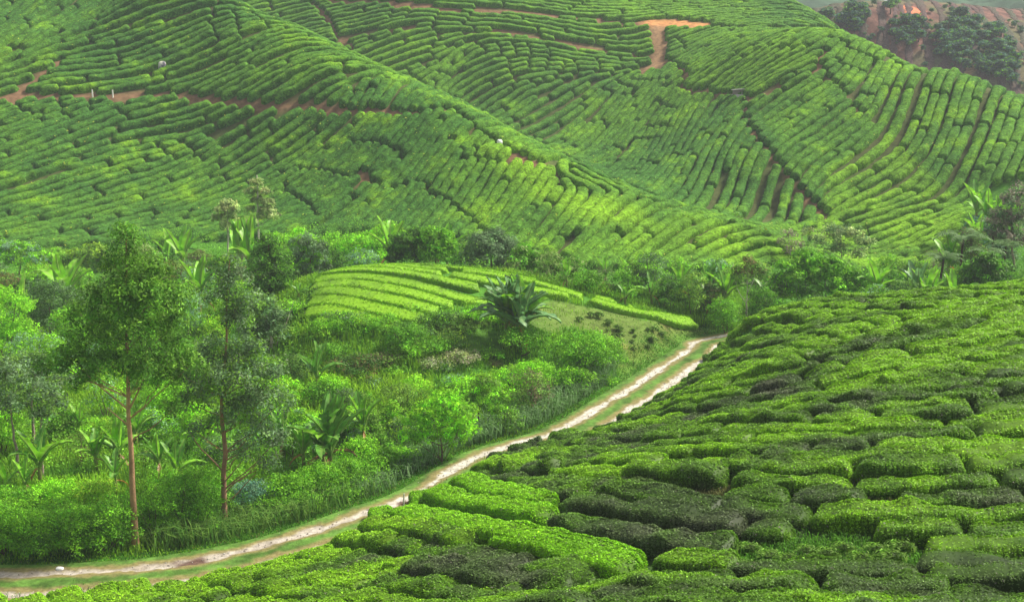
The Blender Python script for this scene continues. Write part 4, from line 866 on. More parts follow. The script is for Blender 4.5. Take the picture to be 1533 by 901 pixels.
for px, Y, w, tp, k, al, lab in [
  (65, 112, 70, 400, 'mid', 'grey', 'grey green bush under the flat topped feathery tree'), (15, 112, 60, 405, 'olive', 'rust', 'olive bush with reddish ground at the left edge'), (255, 112, 70, 385, 'olive', 'rust', 'reddish flowering bush right of the tallest crown'),
  (300, 108, 60, 395, 'mid', 'silver', 'broad leafed pale bush right of the reddish flowering one'), (285, 95, 60, 430, 'silver', 'mid', 'pale silvery shrub between the two tall crowns'), (240, 100, 70, 420, 'lime', 'mid', 'lime bush behind the tallest crown at right'),
  (320, 92, 50, 470, 'yel', 'lime', 'yellow green bamboo like bush between the tall crowns'), (295, 82, 80, 510, 'olive', 'mid', 'olive scrub left of the hazy grey green crown'), (250, 76, 80, 560, 'mid', 'lime', 'fresh green scrub right of the tallest bare trunk'),
  (110, 92, 70, 455, 'mid', 'dense', 'green bush left of the tallest crown'), (130, 104, 70, 425, 'olive', 'mid', 'light olive bush behind the left of the tallest crown'), (370, 104, 50, 420, 'mid', 'grey', 'green bush below the thin pale trees'),
  (440, 92, 60, 470, 'dark', 'dense', 'dark shaded bush below the banana beside the white trunk'), (470, 94, 40, 470, 'dark', 'mid', 'dark bush touching the left end of the tea mound'), (420, 116, 50, 365, 'olive', 'mid', 'light bush behind the dark drooping tree'), (445, 122, 50, 348, 'mid', 'olive', 'green bush at the foot of the tea hill behind the rounded grey tree'),
  (355, 112, 40, 375, 'twig', 'dry', 'leafless grey brown bush below the shorter thin pale tree'), (300, 122, 50, 372, 'olive', 'dry', 'dry olive bush at the foot of the tea hill'), (210, 126, 60, 362, 'pale', 'mid', 'pale bush behind the top of the tallest crown'),
  (500, 112, 46, 372, 'dark', 'dense', 'small dark bush at the left back of the tea mound'), (545, 114, 60, 372, 'silver', 'lime', 'low broad leafed pale plants at the back of the mound'), (540, 121, 90, 345, 'lime', 'mid', 'lime green bush behind the back of the mound'), (580, 124, 60, 328, 'lime', 'yel', 'brightest lime bush rising before the tea hill'),
  (500, 125, 60, 345, 'mid', 'lime', 'soft green bush below the tea hill left of the lime ones'), (630, 118, 50, 342, 'olive', 'rust', 'brownish bush top behind the two rounded mound trees'), (690, 114, 40, 372, 'dark', 'dense', 'dark bush in the gap behind the mound'),
  (822, 108, 50, 382, 'olive', 'pale', 'olive bush with pale tips behind the mound tail'), (858, 107, 50, 390, 'dense', 'pale', 'green bush with cream tips behind the mound tail'), (880, 103, 56, 412, 'dense', 'mid', 'green bush right of the bright banana behind the mound'), (903, 103, 42, 405, 'twig', 'dry', 'bare grey brown twiggy bush behind the mound tail'), (932, 103, 44, 410, 'dense', 'mid', 'leafy bush right of the bare twiggy one'),
  (975, 108, 56, 385, 'grey', 'mid', 'soft grey green small tree like bush behind the mound tail'), (950, 110, 50, 395, 'olive', 'lime', 'light olive bush below the bright hill nose'), (1000, 104, 50, 420, 'dark', 'dense', 'dark bush above the tip of the mound tail'), (1036, 103, 52, 415, 'olive', 'yel', 'yellowish olive bush above the tip of the mound'), (1015, 112, 60, 395, 'mid', 'grey', 'green bush on the valley edge below the hill nose'),
  (1085, 99.5, 58, 452, 'dense', 'mid', 'round glossy green bush at the bend of the road'), (1062, 104, 50, 432, 'dark', 'dry', 'brown and green bush below the tall bananas'), (1140, 102, 50, 435, 'dense', 'dark', 'dark green bush beside the white trunked tree'), (1160, 108, 50, 420, 'mid', 'rust', 'green bush at the left foot of the grove'), (1100, 112, 50, 405, 'olive', 'mid', 'olive bush behind the tall bananas'), (1165, 101, 50, 452, 'dense', 'dark', 'low dark bush on the field crest left of the grove'),
  (1215, 102, 60, 448, 'dark', 'dense', 'dark undergrowth bush at the middle foot of the grove'), (1262, 101, 60, 446, 'dense', 'rust', 'undergrowth bush with red leaves at the right foot of the grove'), (1310, 103, 50, 432, 'mid', 'silver', 'ferny light bush right of the grove'), (1335, 108, 46, 412, 'dense', 'dark', 'dark bush behind the right bananas'), (1350, 100, 60, 425, 'dark', 'olive', 'dark low bush on the field crest before the right bananas'), (1300, 116, 60, 405, 'mid', 'grey', 'soft bush behind the right end of the grove'), (1365, 116, 60, 395, 'olive', 'mid', 'olive bush at the foot of the bright tea face'),
  (1405, 103, 50, 425, 'olive', 'dense', 'olive bush between the right bananas and the dark tree'), (1440, 108, 46, 405, 'mid', 'olive', 'green bush under the tree ferns'), (1525, 104, 46, 410, 'dense', 'olive', 'green bush at the right edge above the field crest'), (1395, 118, 40, 380, 'twig', 'dry', 'bare brown bush below the flat tree ferns'), (1465, 128, 50, 320, 'blue', 'dense', 'bluish green bush under the pale bananas at right'), (1500, 128, 50, 350, 'olive', 'rust', 'rusty bush before the dry tree at the right edge'), (1450, 122, 44, 345, 'olive', 'dry', 'dry bush at the corner of the bright tea face'),
  (1100, 146, 30, 318, 'olive', 'mid', 'small bush in the gully below the steep tea face'), (835, 188, 26, 232, 'olive', 'dry', 'small olive bush at the head of the gully'), (915, 172, 24, 268, 'dry', 'olive', 'dry bush in the gully beside the bright crest'), (1000, 158, 26, 300, 'mid', 'olive', 'green bush in the gully below the bowl'), (750, 247, 34, -4, 'dense', 'lime', 'green bush on the top walk above the bowl')]:
    shrub(px, Y, w, tp, k, lab, GB if Y < 140 else 'small bushes in the tea gully', alt=al, altp=.3, stems=3)

GL = 'mixed bushes of the valley floor at left'
for i_, (px, Y, w, tp) in enumerate([(0, 68, 80, 600), (95, 72, 70, 612), (160, 78, 60, 560), (290, 70, 70, 600), (410, 72, 60, 600), (20, 100, 70, 460), (150, 88, 60, 500), (215, 92, 60, 470), (330, 85, 60, 520), (395, 82, 60, 530), (260, 86, 60, 505), (350, 98, 50, 445), (180, 112, 70, 400), (110, 116, 60, 395), (225, 116, 60, 388), (330, 118, 50, 380), (60, 118, 60, 392), (280, 115, 60, 390), (410, 106, 50, 410), (470, 117, 50, 365), (-20, 120, 60, 385), (160, 130, 60, 372), (80, 132, 60, 368), (-10, 134, 60, 368), (250, 134, 50, 352), (415, 130, 50, 345), (450, 131, 46, 338), (655, 124, 46, 352), (700, 122, 46, 358), (770, 116, 46, 375), (1070, 116, 50, 395), (1130, 116, 50, 398), (1200, 116, 60, 395), (1330, 121, 50, 390), (1380, 110, 50, 410), (1420, 121, 46, 370), (1490, 138, 46, 315), (1530, 135, 46, 320), (1500, 120, 50, 365), (420, 76, 70, 560), (380, 70, 60, 640), (330, 66, 70, 650), (150, 70, 60, 620), (230, 72, 70, 610), (450, 72, 40, 608), (545, 74, 44, 585), (585, 73, 40, 598), (520, 76, 40, 580), (430, 78, 50, 560), (620, 78, 50, 560), (680, 79, 46, 560), (560, 79, 40, 563), (640, 86, 40, 525), (720, 80, 40, 558), (600, 70, 40, 620), (500, 71, 36, 622), (470, 84, 46, 530), (660, 74, 40, 590), (750, 77, 44, 570), (760, 72, 44, 606), (770, 81, 44, 545), (690, 87, 34, 520), (910, 86, 34, 540), (905, 83, 30, 560), (410, 84, 50, 545), (445, 88, 40, 520), (500, 78, 44, 575), (555, 72, 40, 610), (640, 75, 44, 580), (590, 81, 40, 550), (535, 70, 36, 625), (470, 69, 40, 630), (440, 68, 40, 640), (670, 82, 40, 545), (620, 90, 40, 515)]):
    far_r = px > 600
    shrub(px, Y, w, tp, random.choice(['mid', 'dense', 'olive', 'mid', 'grey', 'lime']), 'mixed green bush filling the tree belt at the foot of the tea hills' if (far_r or Y > 105) else 'mixed green bush on the valley floor behind the two tall trees', GL if not (far_r or Y > 105) else 'mixed bushes of the tree belt', alt=random.choice(['olive', 'mid', 'yel', 'silver']), altp=.3, stems=3)
for i_ in range(34):
    px, Y = random.uniform(415, 770), random.uniform(69, 91); b = gpos(px, Y); hh = random.uniform(1.0, 2.5)
    if float(road_dist(np.array([b[0]]), np.array([b[1]]))[0][0]) < 6 or zone(b[None])[0] != 0: continue
    shrub(px, Y, random.uniform(48, 85), float(pix((b + [0, 0, hh])[None])[1][0]), random.choice(['mid', 'dense', 'olive', 'mid', 'lime', 'dark']), 'low leafy bush scattered in the grassy meadow below the tea mound', 'low bushes of the meadow', alt=random.choice(['olive', 'mid', 'yel', 'dense']), altp=.3, stems=3)
# ------------------------------------------------------------------ banana plants
for a in [(100, 104, 386, 'bright banana plant with upright leaves left of the tallest crown', 'bright', 9), (42, 96, 420, 'small pale banana plant beside the bright rounded bush', 'bright', 5), (275, 124, 345, 'banana plant at the foot of the tea hill right of the tallest crown', 'bright', 7), (252, 126, 350, 'small banana plant left of its taller neighbour at the hill foot', 'bright', 6),
  (362, 118, 336, 'banana plant below the shorter thin pale tree', 'bright', 7), (376, 117, 335, 'banana plant below the taller thin pale tree', 'bright', 7), (436, 97, 420, 'banana plant rising behind the white broken trunk', 'deep', 8), (447, 94, 425, 'leaning banana plant against the end of the tea mound', 'deep', 6), (475, 79, 520, 'single banana plant with a hanging orange leaf', 'deep', 8),
  (62, 62.5, 655, 'banana plant with wide arching leaves among the pale trunks at left', 'deep', 8), (10, 60, 705, 'pair of lime paddle leaves poking out at the left edge', 'bright', 4), (40, 60.5, 700, 'short lime banana leaves above the left thicket', 'bright', 4), (145, 65, 655, 'lime banana leaves behind the brown dead vines', 'bright', 6), (180, 65.5, 645, 'bright banana plant just left of the tallest trunk', 'bright', 8), (175, 61.5, 690, 'low arching banana plant left of the tallest trunk', 'deep', 6), (240, 64, 665, 'banana plant with orange dead leaves right of the tallest trunk', 'deep', 7), (265, 62.5, 675, 'banana plant with a folded upright leaf between the tall trunks', 'deep', 6),
  (670, 117, 340, 'banana leaves rising behind the two rounded mound trees', 'bright', 5), (848, 103, 395, 'bright banana plant with hanging dead leaf behind the mound', 'bright', 7), (906, 112, 388, 'small bright banana plant at the left of the row below the hill nose', 'bright', 5), (938, 112, 388, 'bright banana plant in the middle of the row below the hill nose', 'bright', 6), (952, 111, 385, 'pale banana plant right in the row below the hill nose', 'bright', 6), (936, 101, 425, 'dark leaved banana plant behind the mound tail', 'deep', 6),
  (1056, 105, 402, 'left one of the two tall bananas by the road bend', 'deep', 8), (1085, 104, 400, 'right one of the two tall bananas with a rusty leaf', 'bright', 7), (1312, 106, 390, 'lime banana plant at the right end of the grove', 'bright', 8), (1372, 104, 398, 'banana plant with tall blue green leaves at right', 'blue', 7), (1386, 103, 405, 'bright banana plant with upright leaves at right', 'bright', 8), (1422, 102, 410, 'bright slim banana plant with drooping dead leaf at right', 'bright', 6), (1360, 108, 400, 'pale banana leaves behind the right banana plants', 'bright', 5),
  (1460, 134, 276, 'feathery banana plant highest on the right slope', 'bright', 9), (1476, 130, 290, 'bright banana plant below the highest one at right', 'bright', 7), (1492, 129, 300, 'banana plant right of the bluish green bush', 'bright', 6), (1462, 124, 325, 'low banana plant under the bluish green bush', 'bright', 5), (1418, 114, 352, 'banana leaves standing before the flat tree ferns', 'bright', 5)]:
    banana(a[0], a[1], a[2], a[3], a[4], a[5])
banana(492, 66.5, 612, 'large banana clump with mixed dry and green leaves beside the meadow', 'deep', 26, None, .28, 1.4, 4, 'banana_clump', nst=4, width=1.0)
banana(455, 66, 640, 'small banana plant left of the large mixed clump', 'bright', 6)
banana(768, 86.5, 424, 'giant banana clump of upright blue green paddle leaves on the bank', 'blue', 64, None, .33, 1.0, 5, 'banana_clump', nst=6, width=1.35)
for px, Y, tp, w, lab in [(1435, 113, 352, 84, 'widest flat topped tree fern right of the bright tea face'), (1405, 107, 384, 62, 'lower pale tree fern left of the widest one'), (1470, 109, 376, 60, 'tree fern above the dark rounded tree'), (1500, 114, 364, 50, 'tree fern before the dry tree at the right edge'), (1482, 120, 332, 56, 'highest tree fern below the pale bananas')]: tree_fern(px, Y, tp, w, lab)
for a in [(205, 70, 622, 'banana plant seen through the gap right of the tallest trunk', 'bright', 8), (120, 72, 610, 'banana plant behind the brown dead vines', 'bright', 7), (310, 68, 632, 'banana plant left of the reddish trunk', 'bright', 7), (425, 68, 628, 'banana plant left of the meadow beside the grey green crown', 'deep', 8), (545, 70, 605, 'lone banana plant standing in the meadow', 'bright', 7), (300, 104, 392, 'banana plant between the crown of the tallest tree and the thin pale trees', 'bright', 7), (585, 119, 330, 'banana leaves beside the brightest lime bush', 'bright', 6), (1020, 106, 400, 'banana plant above the tip of the tea mound', 'bright', 7), (975, 104, 412, 'low banana plant before the soft grey green bush', 'deep', 6), (1145, 106, 410, 'banana plant between the white trunked tree and the grove', 'deep', 6)]: banana(*a[:6])

# ------------------------------------------------------------------ trees on the far ruddy hill
GF = 'trees on the far ruddy hill'
protos = []
for k in range(5):
    r = 1; L = [(random.uniform(-.5, .5), random.uniform(-.5, .5), random.uniform(.8, 1.6), random.uniform(.45, .7), .6, random.uniform(.4, .6)) for _ in range(5)]
    Q, Fq, Cc = foliage(L, .13, LC['far'], 1.0, .2, .26, 10, alt=LC['dense'], altp=.3); me = mesh_np('far_crown', Q, Fq, Cc, M_LEAF, False)
    v, f = tube(bend((0, 0, -.3), (0, 0, 1.2), 0, 4), [.09, .08, .06, .04], 6); protos.append((me, mesh_np('far_trunk', v, f, np.tile([.12, .09, .07], (len(v), 1)), M_BARK)))
first = {}
def far_tree(px, py, hpx, lab, k, nm='tree'):
    p = hit(px, py, 270, 445); s = hpx * mpp(p[1]) / 2
    t = thing(nm, lab, nm, p, GF if nm == 'tree' else 'bushes on the far ruddy hill', random.uniform(0, 6)); a = link('crown', protos[k][0], t); b_ = link('trunk', protos[k][1], t); t.scale = (s * 1.15, s * 1.15, s)
PATCH = [([(1328, 32), (1392, 22), (1386, 62), (1342, 72)], 24, 'dense tree in the left green patch of the far ruddy hill', 15), ([(1398, 48), (1432, 25), (1500, 44), (1520, 100), (1518, 128), (1472, 112), (1440, 100), (1402, 84)], 105, 'dense tree in the wide green gully of the far ruddy hill', 17), ([(1252, 40), (1262, 22), (1290, 14), (1296, 30), (1282, 48)], 15, 'tree on the left shoulder of the far ruddy hill', 17), ([(1190, 22), (1216, 18), (1255, 22), (1240, 35)], 4, 'dark tree behind the top tea cap', 14)]
for poly, n, lab, hp in PATCH:
    xs = [p[0] for p in poly]; ys = [p[1] for p in poly]; c = 0
    while c < n:
        x, y = random.uniform(min(xs), max(xs)), random.uniform(min(ys), max(ys))
        if in_poly(np.array([x]), np.array([y]), poly)[0]: far_tree(x, y + 6, hp * random.uniform(.8, 1.3), lab, random.randrange(5)); c += 1
c = 0
while c < 70:
    x, y = random.uniform(1270, 1540), random.uniform(4, 150)
    p_ = hit(x, y, 200, 445)
    if p_[1] > 285 and p_[0] > 60: far_tree(x, y, random.uniform(5, 11), 'small bush dotted over the bare slope of the far ruddy hill', random.randrange(5), 'bush'); c += 1
far_tree(1333, 22, 22, 'tall narrow tree on the far ruddy hill beside the red scar', 1)

# ------------------------------------------------------------------ grass and ground cover
def scatter(n, x0, x1, y0, y1):
    P = np.stack([rng.uniform(x0, x1, n), rng.uniform(y0, y1, n)], 1); return np.c_[P, gz(P[:, 0], P[:, 1])]
def valley_mask(P):
    x, y = pix(P); d, _ = road_dist(P[:, 0], P[:, 1]); z = zone(P)
    left = P[:, 0] < np.interp(P[:, 1], ROADC[::-1, 1][np.argsort(ROADC[::-1, 1])], ROADC[::-1, 0][np.argsort(ROADC[::-1, 1])])
    return (z == 0) & left & (d > 2.2), x, y, d
def blades(P, h, lean, w, col):
    n = len(P); a = rng.uniform(0, 2 * math.pi, n); dr = np.stack([np.cos(a), np.sin(a), a * 0], 1); sd_ = np.stack([-np.sin(a), np.cos(a), a * 0], 1) * w
    h = h[:, None]; l = lean[:, None]; up = np.array([0, 0, 1.0])
    b0 = P - sd_; b1 = P + sd_; m0 = P + dr * l * .35 * h + up * h * .65 - sd_ * .8; m1 = P + dr * l * .35 * h + up * h * .65 + sd_ * .8; tp = P + dr * l * h + up * h * (1 - .35 * l)
    Vv = np.stack([b0, b1, m1, m0, tp], 1).reshape(-1, 3); i = np.arange(n) * 5
    return Vv, [np.stack([i, i + 1, i + 2, i + 3], -1), np.stack([i + 3, i + 2, i + 4], -1)], np.repeat(col, 5, 0)
P = scatter(230000, -55, 34, 48, 112); ok, x, y, d = valley_mask(P); bk_ = in_poly(x, y, BANK_POLY); P = P[ok & (~bk_ | (rng.random(len(P)) < .13))]
x, y = pix(P); d, _ = road_dist(P[:, 0], P[:, 1]); n1 = vnoise(P, .10, 51); n2 = vnoise(P, .4, 52)
mead = np.maximum(in_poly(x, y, [(420, 565), (650, 570), (640, 650), (560, 670), (430, 660)]), in_poly(x, y, [(90, 540), (185, 540), (185, 625), (100, 625)])).astype(float)
tall = .8 * np.clip(.55 + .7 * n1 + .3 * n2 + .4 * mead, .25, 1.5); bk_ = in_poly(x, y, BANK_POLY)
h = tall * rng.uniform(.5, 1.25, len(P)) * np.where(bk_, .35, 1) * sm(2.0, 5.5, d) + .10
t = np.clip(.45 + .5 * n1 + .5 * n2 + mead * .5, 0, 1)[:, None]
col = np.array([.085, .25, .018]) * (1 - t) + np.array([.26, .48, .025]) * t; col = col * rng.lognormal(0, .25, (len(P), 1))
vv, ff, cc = blades(P, h, rng.uniform(.1, .7, len(P)), .035, col)
tag(link('grass', mesh_np('grass', vv, ff, cc, M_GRASS, False)), 'long green and yellow grass over the valley floor', 'grass', kind='stuff')
P = scatter(900000, -30, 50, 25, 98); qx_, qy_ = pix(P); P = P[in_poly(qx_, qy_, NEAR_POLY) & (qx_ < 1600) & (qy_ < 1000)]; ii = np.clip(((P[:, 0] - GX0) * 2 + .5).astype(int), 0, ZONE.shape[1] - 1); jj = np.clip(((P[:, 1] - 4) * 2 + .5).astype(int), 0, ZONE.shape[0] - 1); P = P[((ZONE[jj, ii] == 0) & (road_dist(P[:, 0], P[:, 1])[0] > 3.2)) | (rng.random(len(P)) < .12)]
n1 = vnoise(P, .3, 61); col = np.array([.085, .23, .02]) * (1 + .45 * n1[:, None]) * rng.lognormal(0, .3, (len(P), 1)); dry_ = vnoise(P, .25, 62) > .30; col[dry_] = np.array([.14, .15, .05]) * rng.lognormal(0, .3, (dry_.sum(), 1))
vv, ff, cc = blades(P, rng.uniform(.1, .35, len(P)), rng.uniform(.2, .9, len(P)), .022, col)
tag(link('field_grass', mesh_np('field_grass', vv, ff, cc, M_GRASS, False)), 'weeds and grass in the gaps between the near tea hedges', 'grass', kind='stuff')
# tall silvery reed grass along the road verge
RG = [(600, 770), (640, 730), (560, 730), (690, 690), (740, 660), (790, 640), (840, 620), (880, 595), (910, 585), (900, 570), (860, 590), (820, 610), (770, 640), (720, 665), (670, 690), (620, 700), (590, 715), (540, 745), (500, 770), (440, 780), (380, 795), (330, 800), (300, 815), (270, 815), (650, 665), (700, 650)]
Ps = []
for (a, b_) in RG:
    c = hit(a, b_, 45); k = 260; q = c + np.c_[rng.normal(0, .95, k), rng.normal(0, .95, k), np.zeros(k)]; Ps.append(q)
P = np.vstack(Ps); P[:, 2] = gz(P[:, 0], P[:, 1]); ok, x, y, d = valley_mask(P); P = P[ok & (d > 3.0)]
n2 = vnoise(P, .3, 55); h = rng.uniform(.9, 2.0, len(P)) * (1 + .3 * n2); t = rng.random((len(P), 1)); near_ = (P[:, 1] < 62)[:, None]
col = np.array([.085, .23, .03]) * (1 - t) + np.where(near_, [[.17, .29, .05]], [[.26, .40, .19]]) * t
vv, ff, cc = blades(P, h, rng.uniform(.35, 1.1, len(P)), .028, col)
tag(link('tall_grass', mesh_np('tall_grass', vv, ff, cc, M_GRASS, False)), 'tall arching reed grass along the far side of the dirt road', 'tall grass', kind='stuff')
# mown verge and the strip between the wheel tracks
k = rng.integers(0, len(ROADC), 90000); off = rng.uniform(-4.6, 4.6, len(k)); sdx = np.gradient(ROADC, axis=0); sdx = np.c_[sdx[:, 1], -sdx[:, 0]]; sdx /= np.linalg.norm(sdx, axis=1, keepdims=True)
P = np.c_[ROADC[k, :2] + sdx[k] * off[:, None] + rng.normal(0, .1, (len(k), 2)), np.zeros(len(k))]; P[:, 2] = gz(P[:, 0], P[:, 1]) + .02; off2 = off[np.abs(np.abs(off) - 1.12) > .76]; P = P[np.abs(np.abs(off) - 1.12) > .76]
n1 = vnoise(P, .5, 56); n2 = vnoise(P, 2, 57)
col = np.array([.07, .20, .018]) * (1 + .35 * n1[:, None]) * rng.lognormal(0, .2, (len(P), 1)); dry_ = rng.random(len(P)) < .10; col[dry_] = [.22, .20, .07]
vv, ff, cc = blades(P, rng.uniform(.05, .11, len(P)) * (1 + .5 * n2) * np.where(np.abs(off2) > 2.2, 1.6, .8), rng.uniform(.2, .9, len(P)), .022, col)
tag(link('verge_grass', mesh_np('verge_grass', vv, ff, cc, M_GRASS, False)), 'short bright grass on the road verge and between the wheel tracks', 'grass', kind='stuff')
# leafy undergrowth between the shrubs
P = scatter(26000, -75, 75, 50, 146); ok, x, y, d = valley_mask(P); z = zone(P); P0 = P
right = (P[:, 0] > 20) & (P[:, 1] > 97) & (z == 0) & (P[:, 1] < 140)
keep = ((ok & (d > 4.5)) | right) & ~in_poly(x, y, BANK_POLY) & (vnoise(P, .12, 58) > -.45); P = P[keep]
n1 = vnoise(P, .09, 59); n3 = vnoise(P, .3, 60); kk = 12
dd = rng.normal(0, 1, (len(P), kk, 3)) * [.35, .35, .22]; hh = np.clip(.35 + .7 * n1 + .45 * n3, .1, 1.4) * sm(4.5, 8, road_dist(P[:, 0], P[:, 1])[0])
hh = np.where(P[:, 1] > 104, hh * 1.5 + .3, hh); Pc = P[:, None] + dd + np.array([0, 0, 1]) * hh[:, None, None]
t = np.clip(.5 + .6 * n3 + .4 * n1, 0, 1)[:, None]; base = np.array([.075, .21, .025]) * (1 - t) + np.array([.19, .44, .03]) * t; base *= rng.lognormal(0, .25, (len(P), 1))
Q, Fq = cards(Pc.reshape(-1, 3), np.repeat(rng.normal(0, .5, (len(P), 3)) + [0, -.2, .8], kk, 0), .10, .4, 1.0, 2.0)
tag(link('undergrowth', mesh_np('undergrowth', Q, Fq, np.repeat(np.repeat(base, kk, 0) * rng.lognormal(0, .2, (len(P) * kk, 1)), 4, 0), M_LEAF, False)), 'low leafy undergrowth filling the valley floor', 'undergrowth', kind='stuff')
# young tea plants in rows on the bank
yb = []
for k in range(3):
    L = [(0, 0, .25, .28, .28, .22), (.15, .1, .18, .18, .18, .15)]; Q, Fq, Cc = foliage(L, .075, (.13, .25, .035), 1, .1, .14, 9); yb.append(mesh_np('young_tea_plant', Q, Fq, Cc, M_LEAF, False))
nyt = 0
A0 = np.array([hit(640, 494), hit(700, 478), hit(615, 512)]); e1 = A0[1] - A0[0]; e1 /= np.linalg.norm(e1); e2 = A0[2] - A0[0]; e2 /= np.linalg.norm(e2)
for i in range(-3, 16):
    for j in range(-1, 8):
        p = A0[0] + e1 * i * 1.15 + e2 * j * 1.6 + np.array([random.uniform(-.15, .15), random.uniform(-.15, .15), 0]); p[2] = gz(p[0], p[1]); qx_, qy_ = pix(p[None])
        if in_poly(qx_, qy_, [(615, 500), (655, 478), (690, 466), (740, 462), (745, 500), (720, 520), (640, 525), (600, 518)])[0] and nyt < 90:
            o_ = link('young_tea_plant', yb[(i + j) % 3], None, p); tag(o_, 'young dark tea plant in the planted rows left of the giant banana clump', 'tea plant', 'young tea plants on the bank'); o_.rotation_euler.z = random.uniform(0, 6); o_.scale = (random.uniform(.65, 1.0),) * 3; nyt += 1
for _ in range(60):
    a, b_ = random.uniform(850, 1010), random.uniform(462, 540)
    if not in_poly(np.array([a]), np.array([b_]), [(845, 462), (930, 480), (1010, 500), (985, 540), (930, 520), (880, 495)])[0]: continue
    o_ = link('young_tea_plant', yb[_ % 3], None, hit(a, b_, 60)); tag(o_, 'scattered small tea plant on the tan bank above the road', 'tea plant', 'young tea plants on the bank'); o_.scale = (random.uniform(.7, 1.4),) * 3

for (a, b_) in [(1090, 838), (1120, 832), (1150, 842), (1175, 850), (1205, 838), (1235, 845), (1260, 836), (1190, 868), (1225, 862), (1255, 868), (1285, 855), (1310, 838), (1330, 850), (1110, 858), (1140, 868), (1300, 872), (1345, 835), (1075, 850)]:
    o_ = link('young_tea_plant', yb[len(str(a)) % 3], None, hit(a, b_, 20)); tag(o_, 'stunted dark tea plant in the thin weedy patch of the near field', 'tea plant', 'stunted tea plants in the near field'); o_.scale = (random.uniform(1.1, 1.9), random.uniform(.9, 1.3), random.uniform(.9, 1.3)); o_.rotation_euler.z = random.uniform(-.4, .4)
k = rng.integers(0, len(ROADC), 1300); sd2 = np.where(rng.random(len(k)) < .5, 1.12, -1.12) + rng.normal(0, .35, len(k)); P = np.c_[ROADC[k, :2] + sdx[k] * sd2[:, None] + rng.normal(0, .2, (len(k), 2)), np.zeros(len(k))]; P[:, 2] = gz(P[:, 0], P[:, 1]) + .08
oc = np.array([(1, 0, 0), (0, 1, 0), (-1, 0, 0), (0, -1, 0), (0, 0, .7), (0, 0, -.7)], float); of = np.array([(0, 1, 4), (1, 2, 4), (2, 3, 4), (3, 0, 4), (1, 0, 5), (2, 1, 5), (3, 2, 5), (0, 3, 5)])
vv = (P[:, None] + oc[None] * rng.uniform(.015, .06, (len(P), 1, 1)) * rng.uniform(.7, 1.4, (len(P), 6, 1))).reshape(-1, 3); ff = (of[None] + (np.arange(len(P)) * 6)[:, None, None]).reshape(-1, 3)
tag(link('pebbles', mesh_np('pebbles', vv, ff, np.repeat(np.where(rng.random((len(P), 1)) < .5, [[.40, .375, .33]], [[.26, .22, .18]]), 6, 0), M_STONE, False)), 'loose pebbles lying in the wheel tracks', 'pebbles', kind='stuff')
# ------------------------------------------------------------------ small things
def stake(px, py, h, r, col, label, lean=.05, name='stake', top=None):
    b = hit(px, py) if top is None else PATHS[0][0][np.argmin(np.abs(pix(PATHS[0][0])[0] - px))] + [0, 0, 0]; b[2] = gz(b[0], b[1]); v, f = tube([(0, 0, -.1), (lean * h * .5, 0, h * .5), (lean * h, 0, h)], [r, r * .95, r * .85], 8); n_ = len(v)
    cv = np.vstack([v, [v[:8].mean(0)], [v[-8:].mean(0)]]); tri = np.array([[n_ + 1, n_ - 8 + k, n_ - 8 + (k + 1) % 8] for k in range(8)])
    o = link(name, mesh_np(name, cv, [f, tri], np.tile(col, (len(cv), 1)), M_STONE, False), None, b); tag(o, label, 'post')
stake(604, 768, 1.15, .045, (.55, .52, .46), 'weathered pale wooden stake at the end of the lime tea rows')
stake(841, 703, .75, .05, (.60, .42, .25), 'short tan wooden stake among the near tea hedges')
for px, lab in ((143, 'left of two white marker posts on the hillside path'), (166, 'right of two white marker posts on the hillside path')): stake(px, 148, 1.15, .12, (.72, .70, .64), lab, 0, 'marker_post', True)
def boulder(px, py, s, cols, label, name, cat, flat=1.0, y0=20):
    b = hit(px, py, y0); n, m_ = 14, 10; th = np.linspace(0, 2 * math.pi, n, endpoint=False); ph = np.linspace(.02, math.pi - .02, m_)
    d = np.stack([np.sin(ph)[:, None] * np.cos(th), np.sin(ph)[:, None] * np.sin(th), np.cos(ph)[:, None] * np.ones(n)], -1).reshape(-1, 3)
    d = np.sign(d) * np.abs(d) ** .8; v = d * np.array(s) * (1 + .22 * vnoise(d + px, 1.6, 71))[:, None]
    i = np.arange(n * m_).reshape(m_, n); j = np.roll(i, -1, 1); f = np.stack([i[:-1], i[1:], j[1:], j[:-1]], -1).reshape(-1, 4)
    c = np.where((vnoise(d + px, 1.1, 72) > .0)[:, None], [cols[0]], [cols[1]]); o = link(name, mesh_np(name, v, f, c, M_STONE), None, b + [0, 0, s[2] * .7 * flat]); tag(o, label, cat)
boulder(243, 106, (.62, .5, .85), ((.55, .52, .46), (.13, .12, .16)), 'pale grey and dark lump standing among the hillside tea', 'boulder', 'boulder', 1.0, 100)
boulder(748, 221, (.42, .3, .62), ((.80, .80, .76), (.72, .72, .68)), 'white sack left on the crest walk of the left hill', 'sack', 'sack', 1.0, 100)
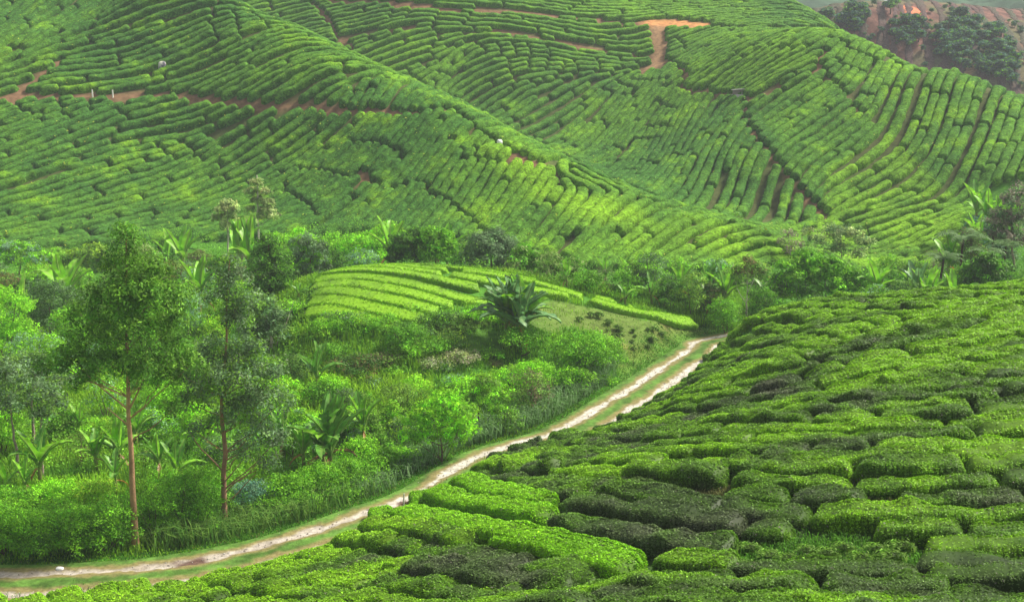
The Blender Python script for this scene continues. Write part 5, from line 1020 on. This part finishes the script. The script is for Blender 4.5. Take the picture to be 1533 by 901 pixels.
boulder(90, 856, (.20, .13, .11), ((.85, .84, .84), (.80, .78, .78)), 'small white litter bag on the road verge', 'plastic_bag', 'plastic bag', 1.0)
# picking shelter on the hillside walk
b = hit(1104, 146, 100); t = thing('shelter', 'tiny grey picking shelter beside the hillside walk', 'shelter', b)
def boxm(x0, x1, y0, y1, z0, z1):
    v = np.array([(x, y, z) for x in (x0, x1) for y in (y0, y1) for z in (z0, z1)], float); return v, np.array([[0, 1, 3, 2], [4, 6, 7, 5], [0, 4, 5, 1], [2, 3, 7, 6], [0, 2, 6, 4], [1, 5, 7, 3]])
v, f = join([boxm(-.95, .95, -.55, .6, 0, .45)]); link('base', mesh_np('shelter_base', v, f, np.tile([.58, .56, .54], (len(v), 1)), M_STONE, False), t)
v, f = boxm(-.8, .55, -.3, .5, .45, 1.15); link('wall', mesh_np('shelter_wall', v, f, np.tile([.26, .22, .20], (len(v), 1)), M_STONE, False), t)
v, f = boxm(-1.0, 1.05, -.6, .65, 1.15, 1.27); v[v[:, 0] > 0, 2] += .15; link('roof', mesh_np('shelter_roof', v, f, np.tile([.42, .41, .38], (len(v), 1)), M_STONE, False), t)
for x_ in (.65, .95):
    v, f = boxm(x_ - .04, x_ + .04, -.5, -.42, .45, 1.2); link('post', mesh_np('shelter_post', v, f, np.tile([.5, .48, .44], (len(v), 1)), M_STONE, False), t)

# ------------------------------------------------------------------ mountain air
hv = boxm(-420, 520, -60, 500, -70, 75)
hz_ = link('haze', mesh_np('haze', hv[0], hv[1], None, None, False)); tag(hz_, 'thin pale mountain haze', 'haze', kind='stuff')
mh = bpy.data.materials.new('mountain_haze'); mh.use_nodes = True; nh = mh.node_tree.nodes; nh.clear(); oh = nh.new('ShaderNodeOutputMaterial'); pv = nh.new('ShaderNodeVolumePrincipled')
pv.inputs['Color'].default_value = (.86, .92, 1.0, 1); pv.inputs['Density'].default_value = .00034; mh.node_tree.links.new(pv.outputs[0], oh.inputs['Volume']); hz_.data.materials.append(mh)
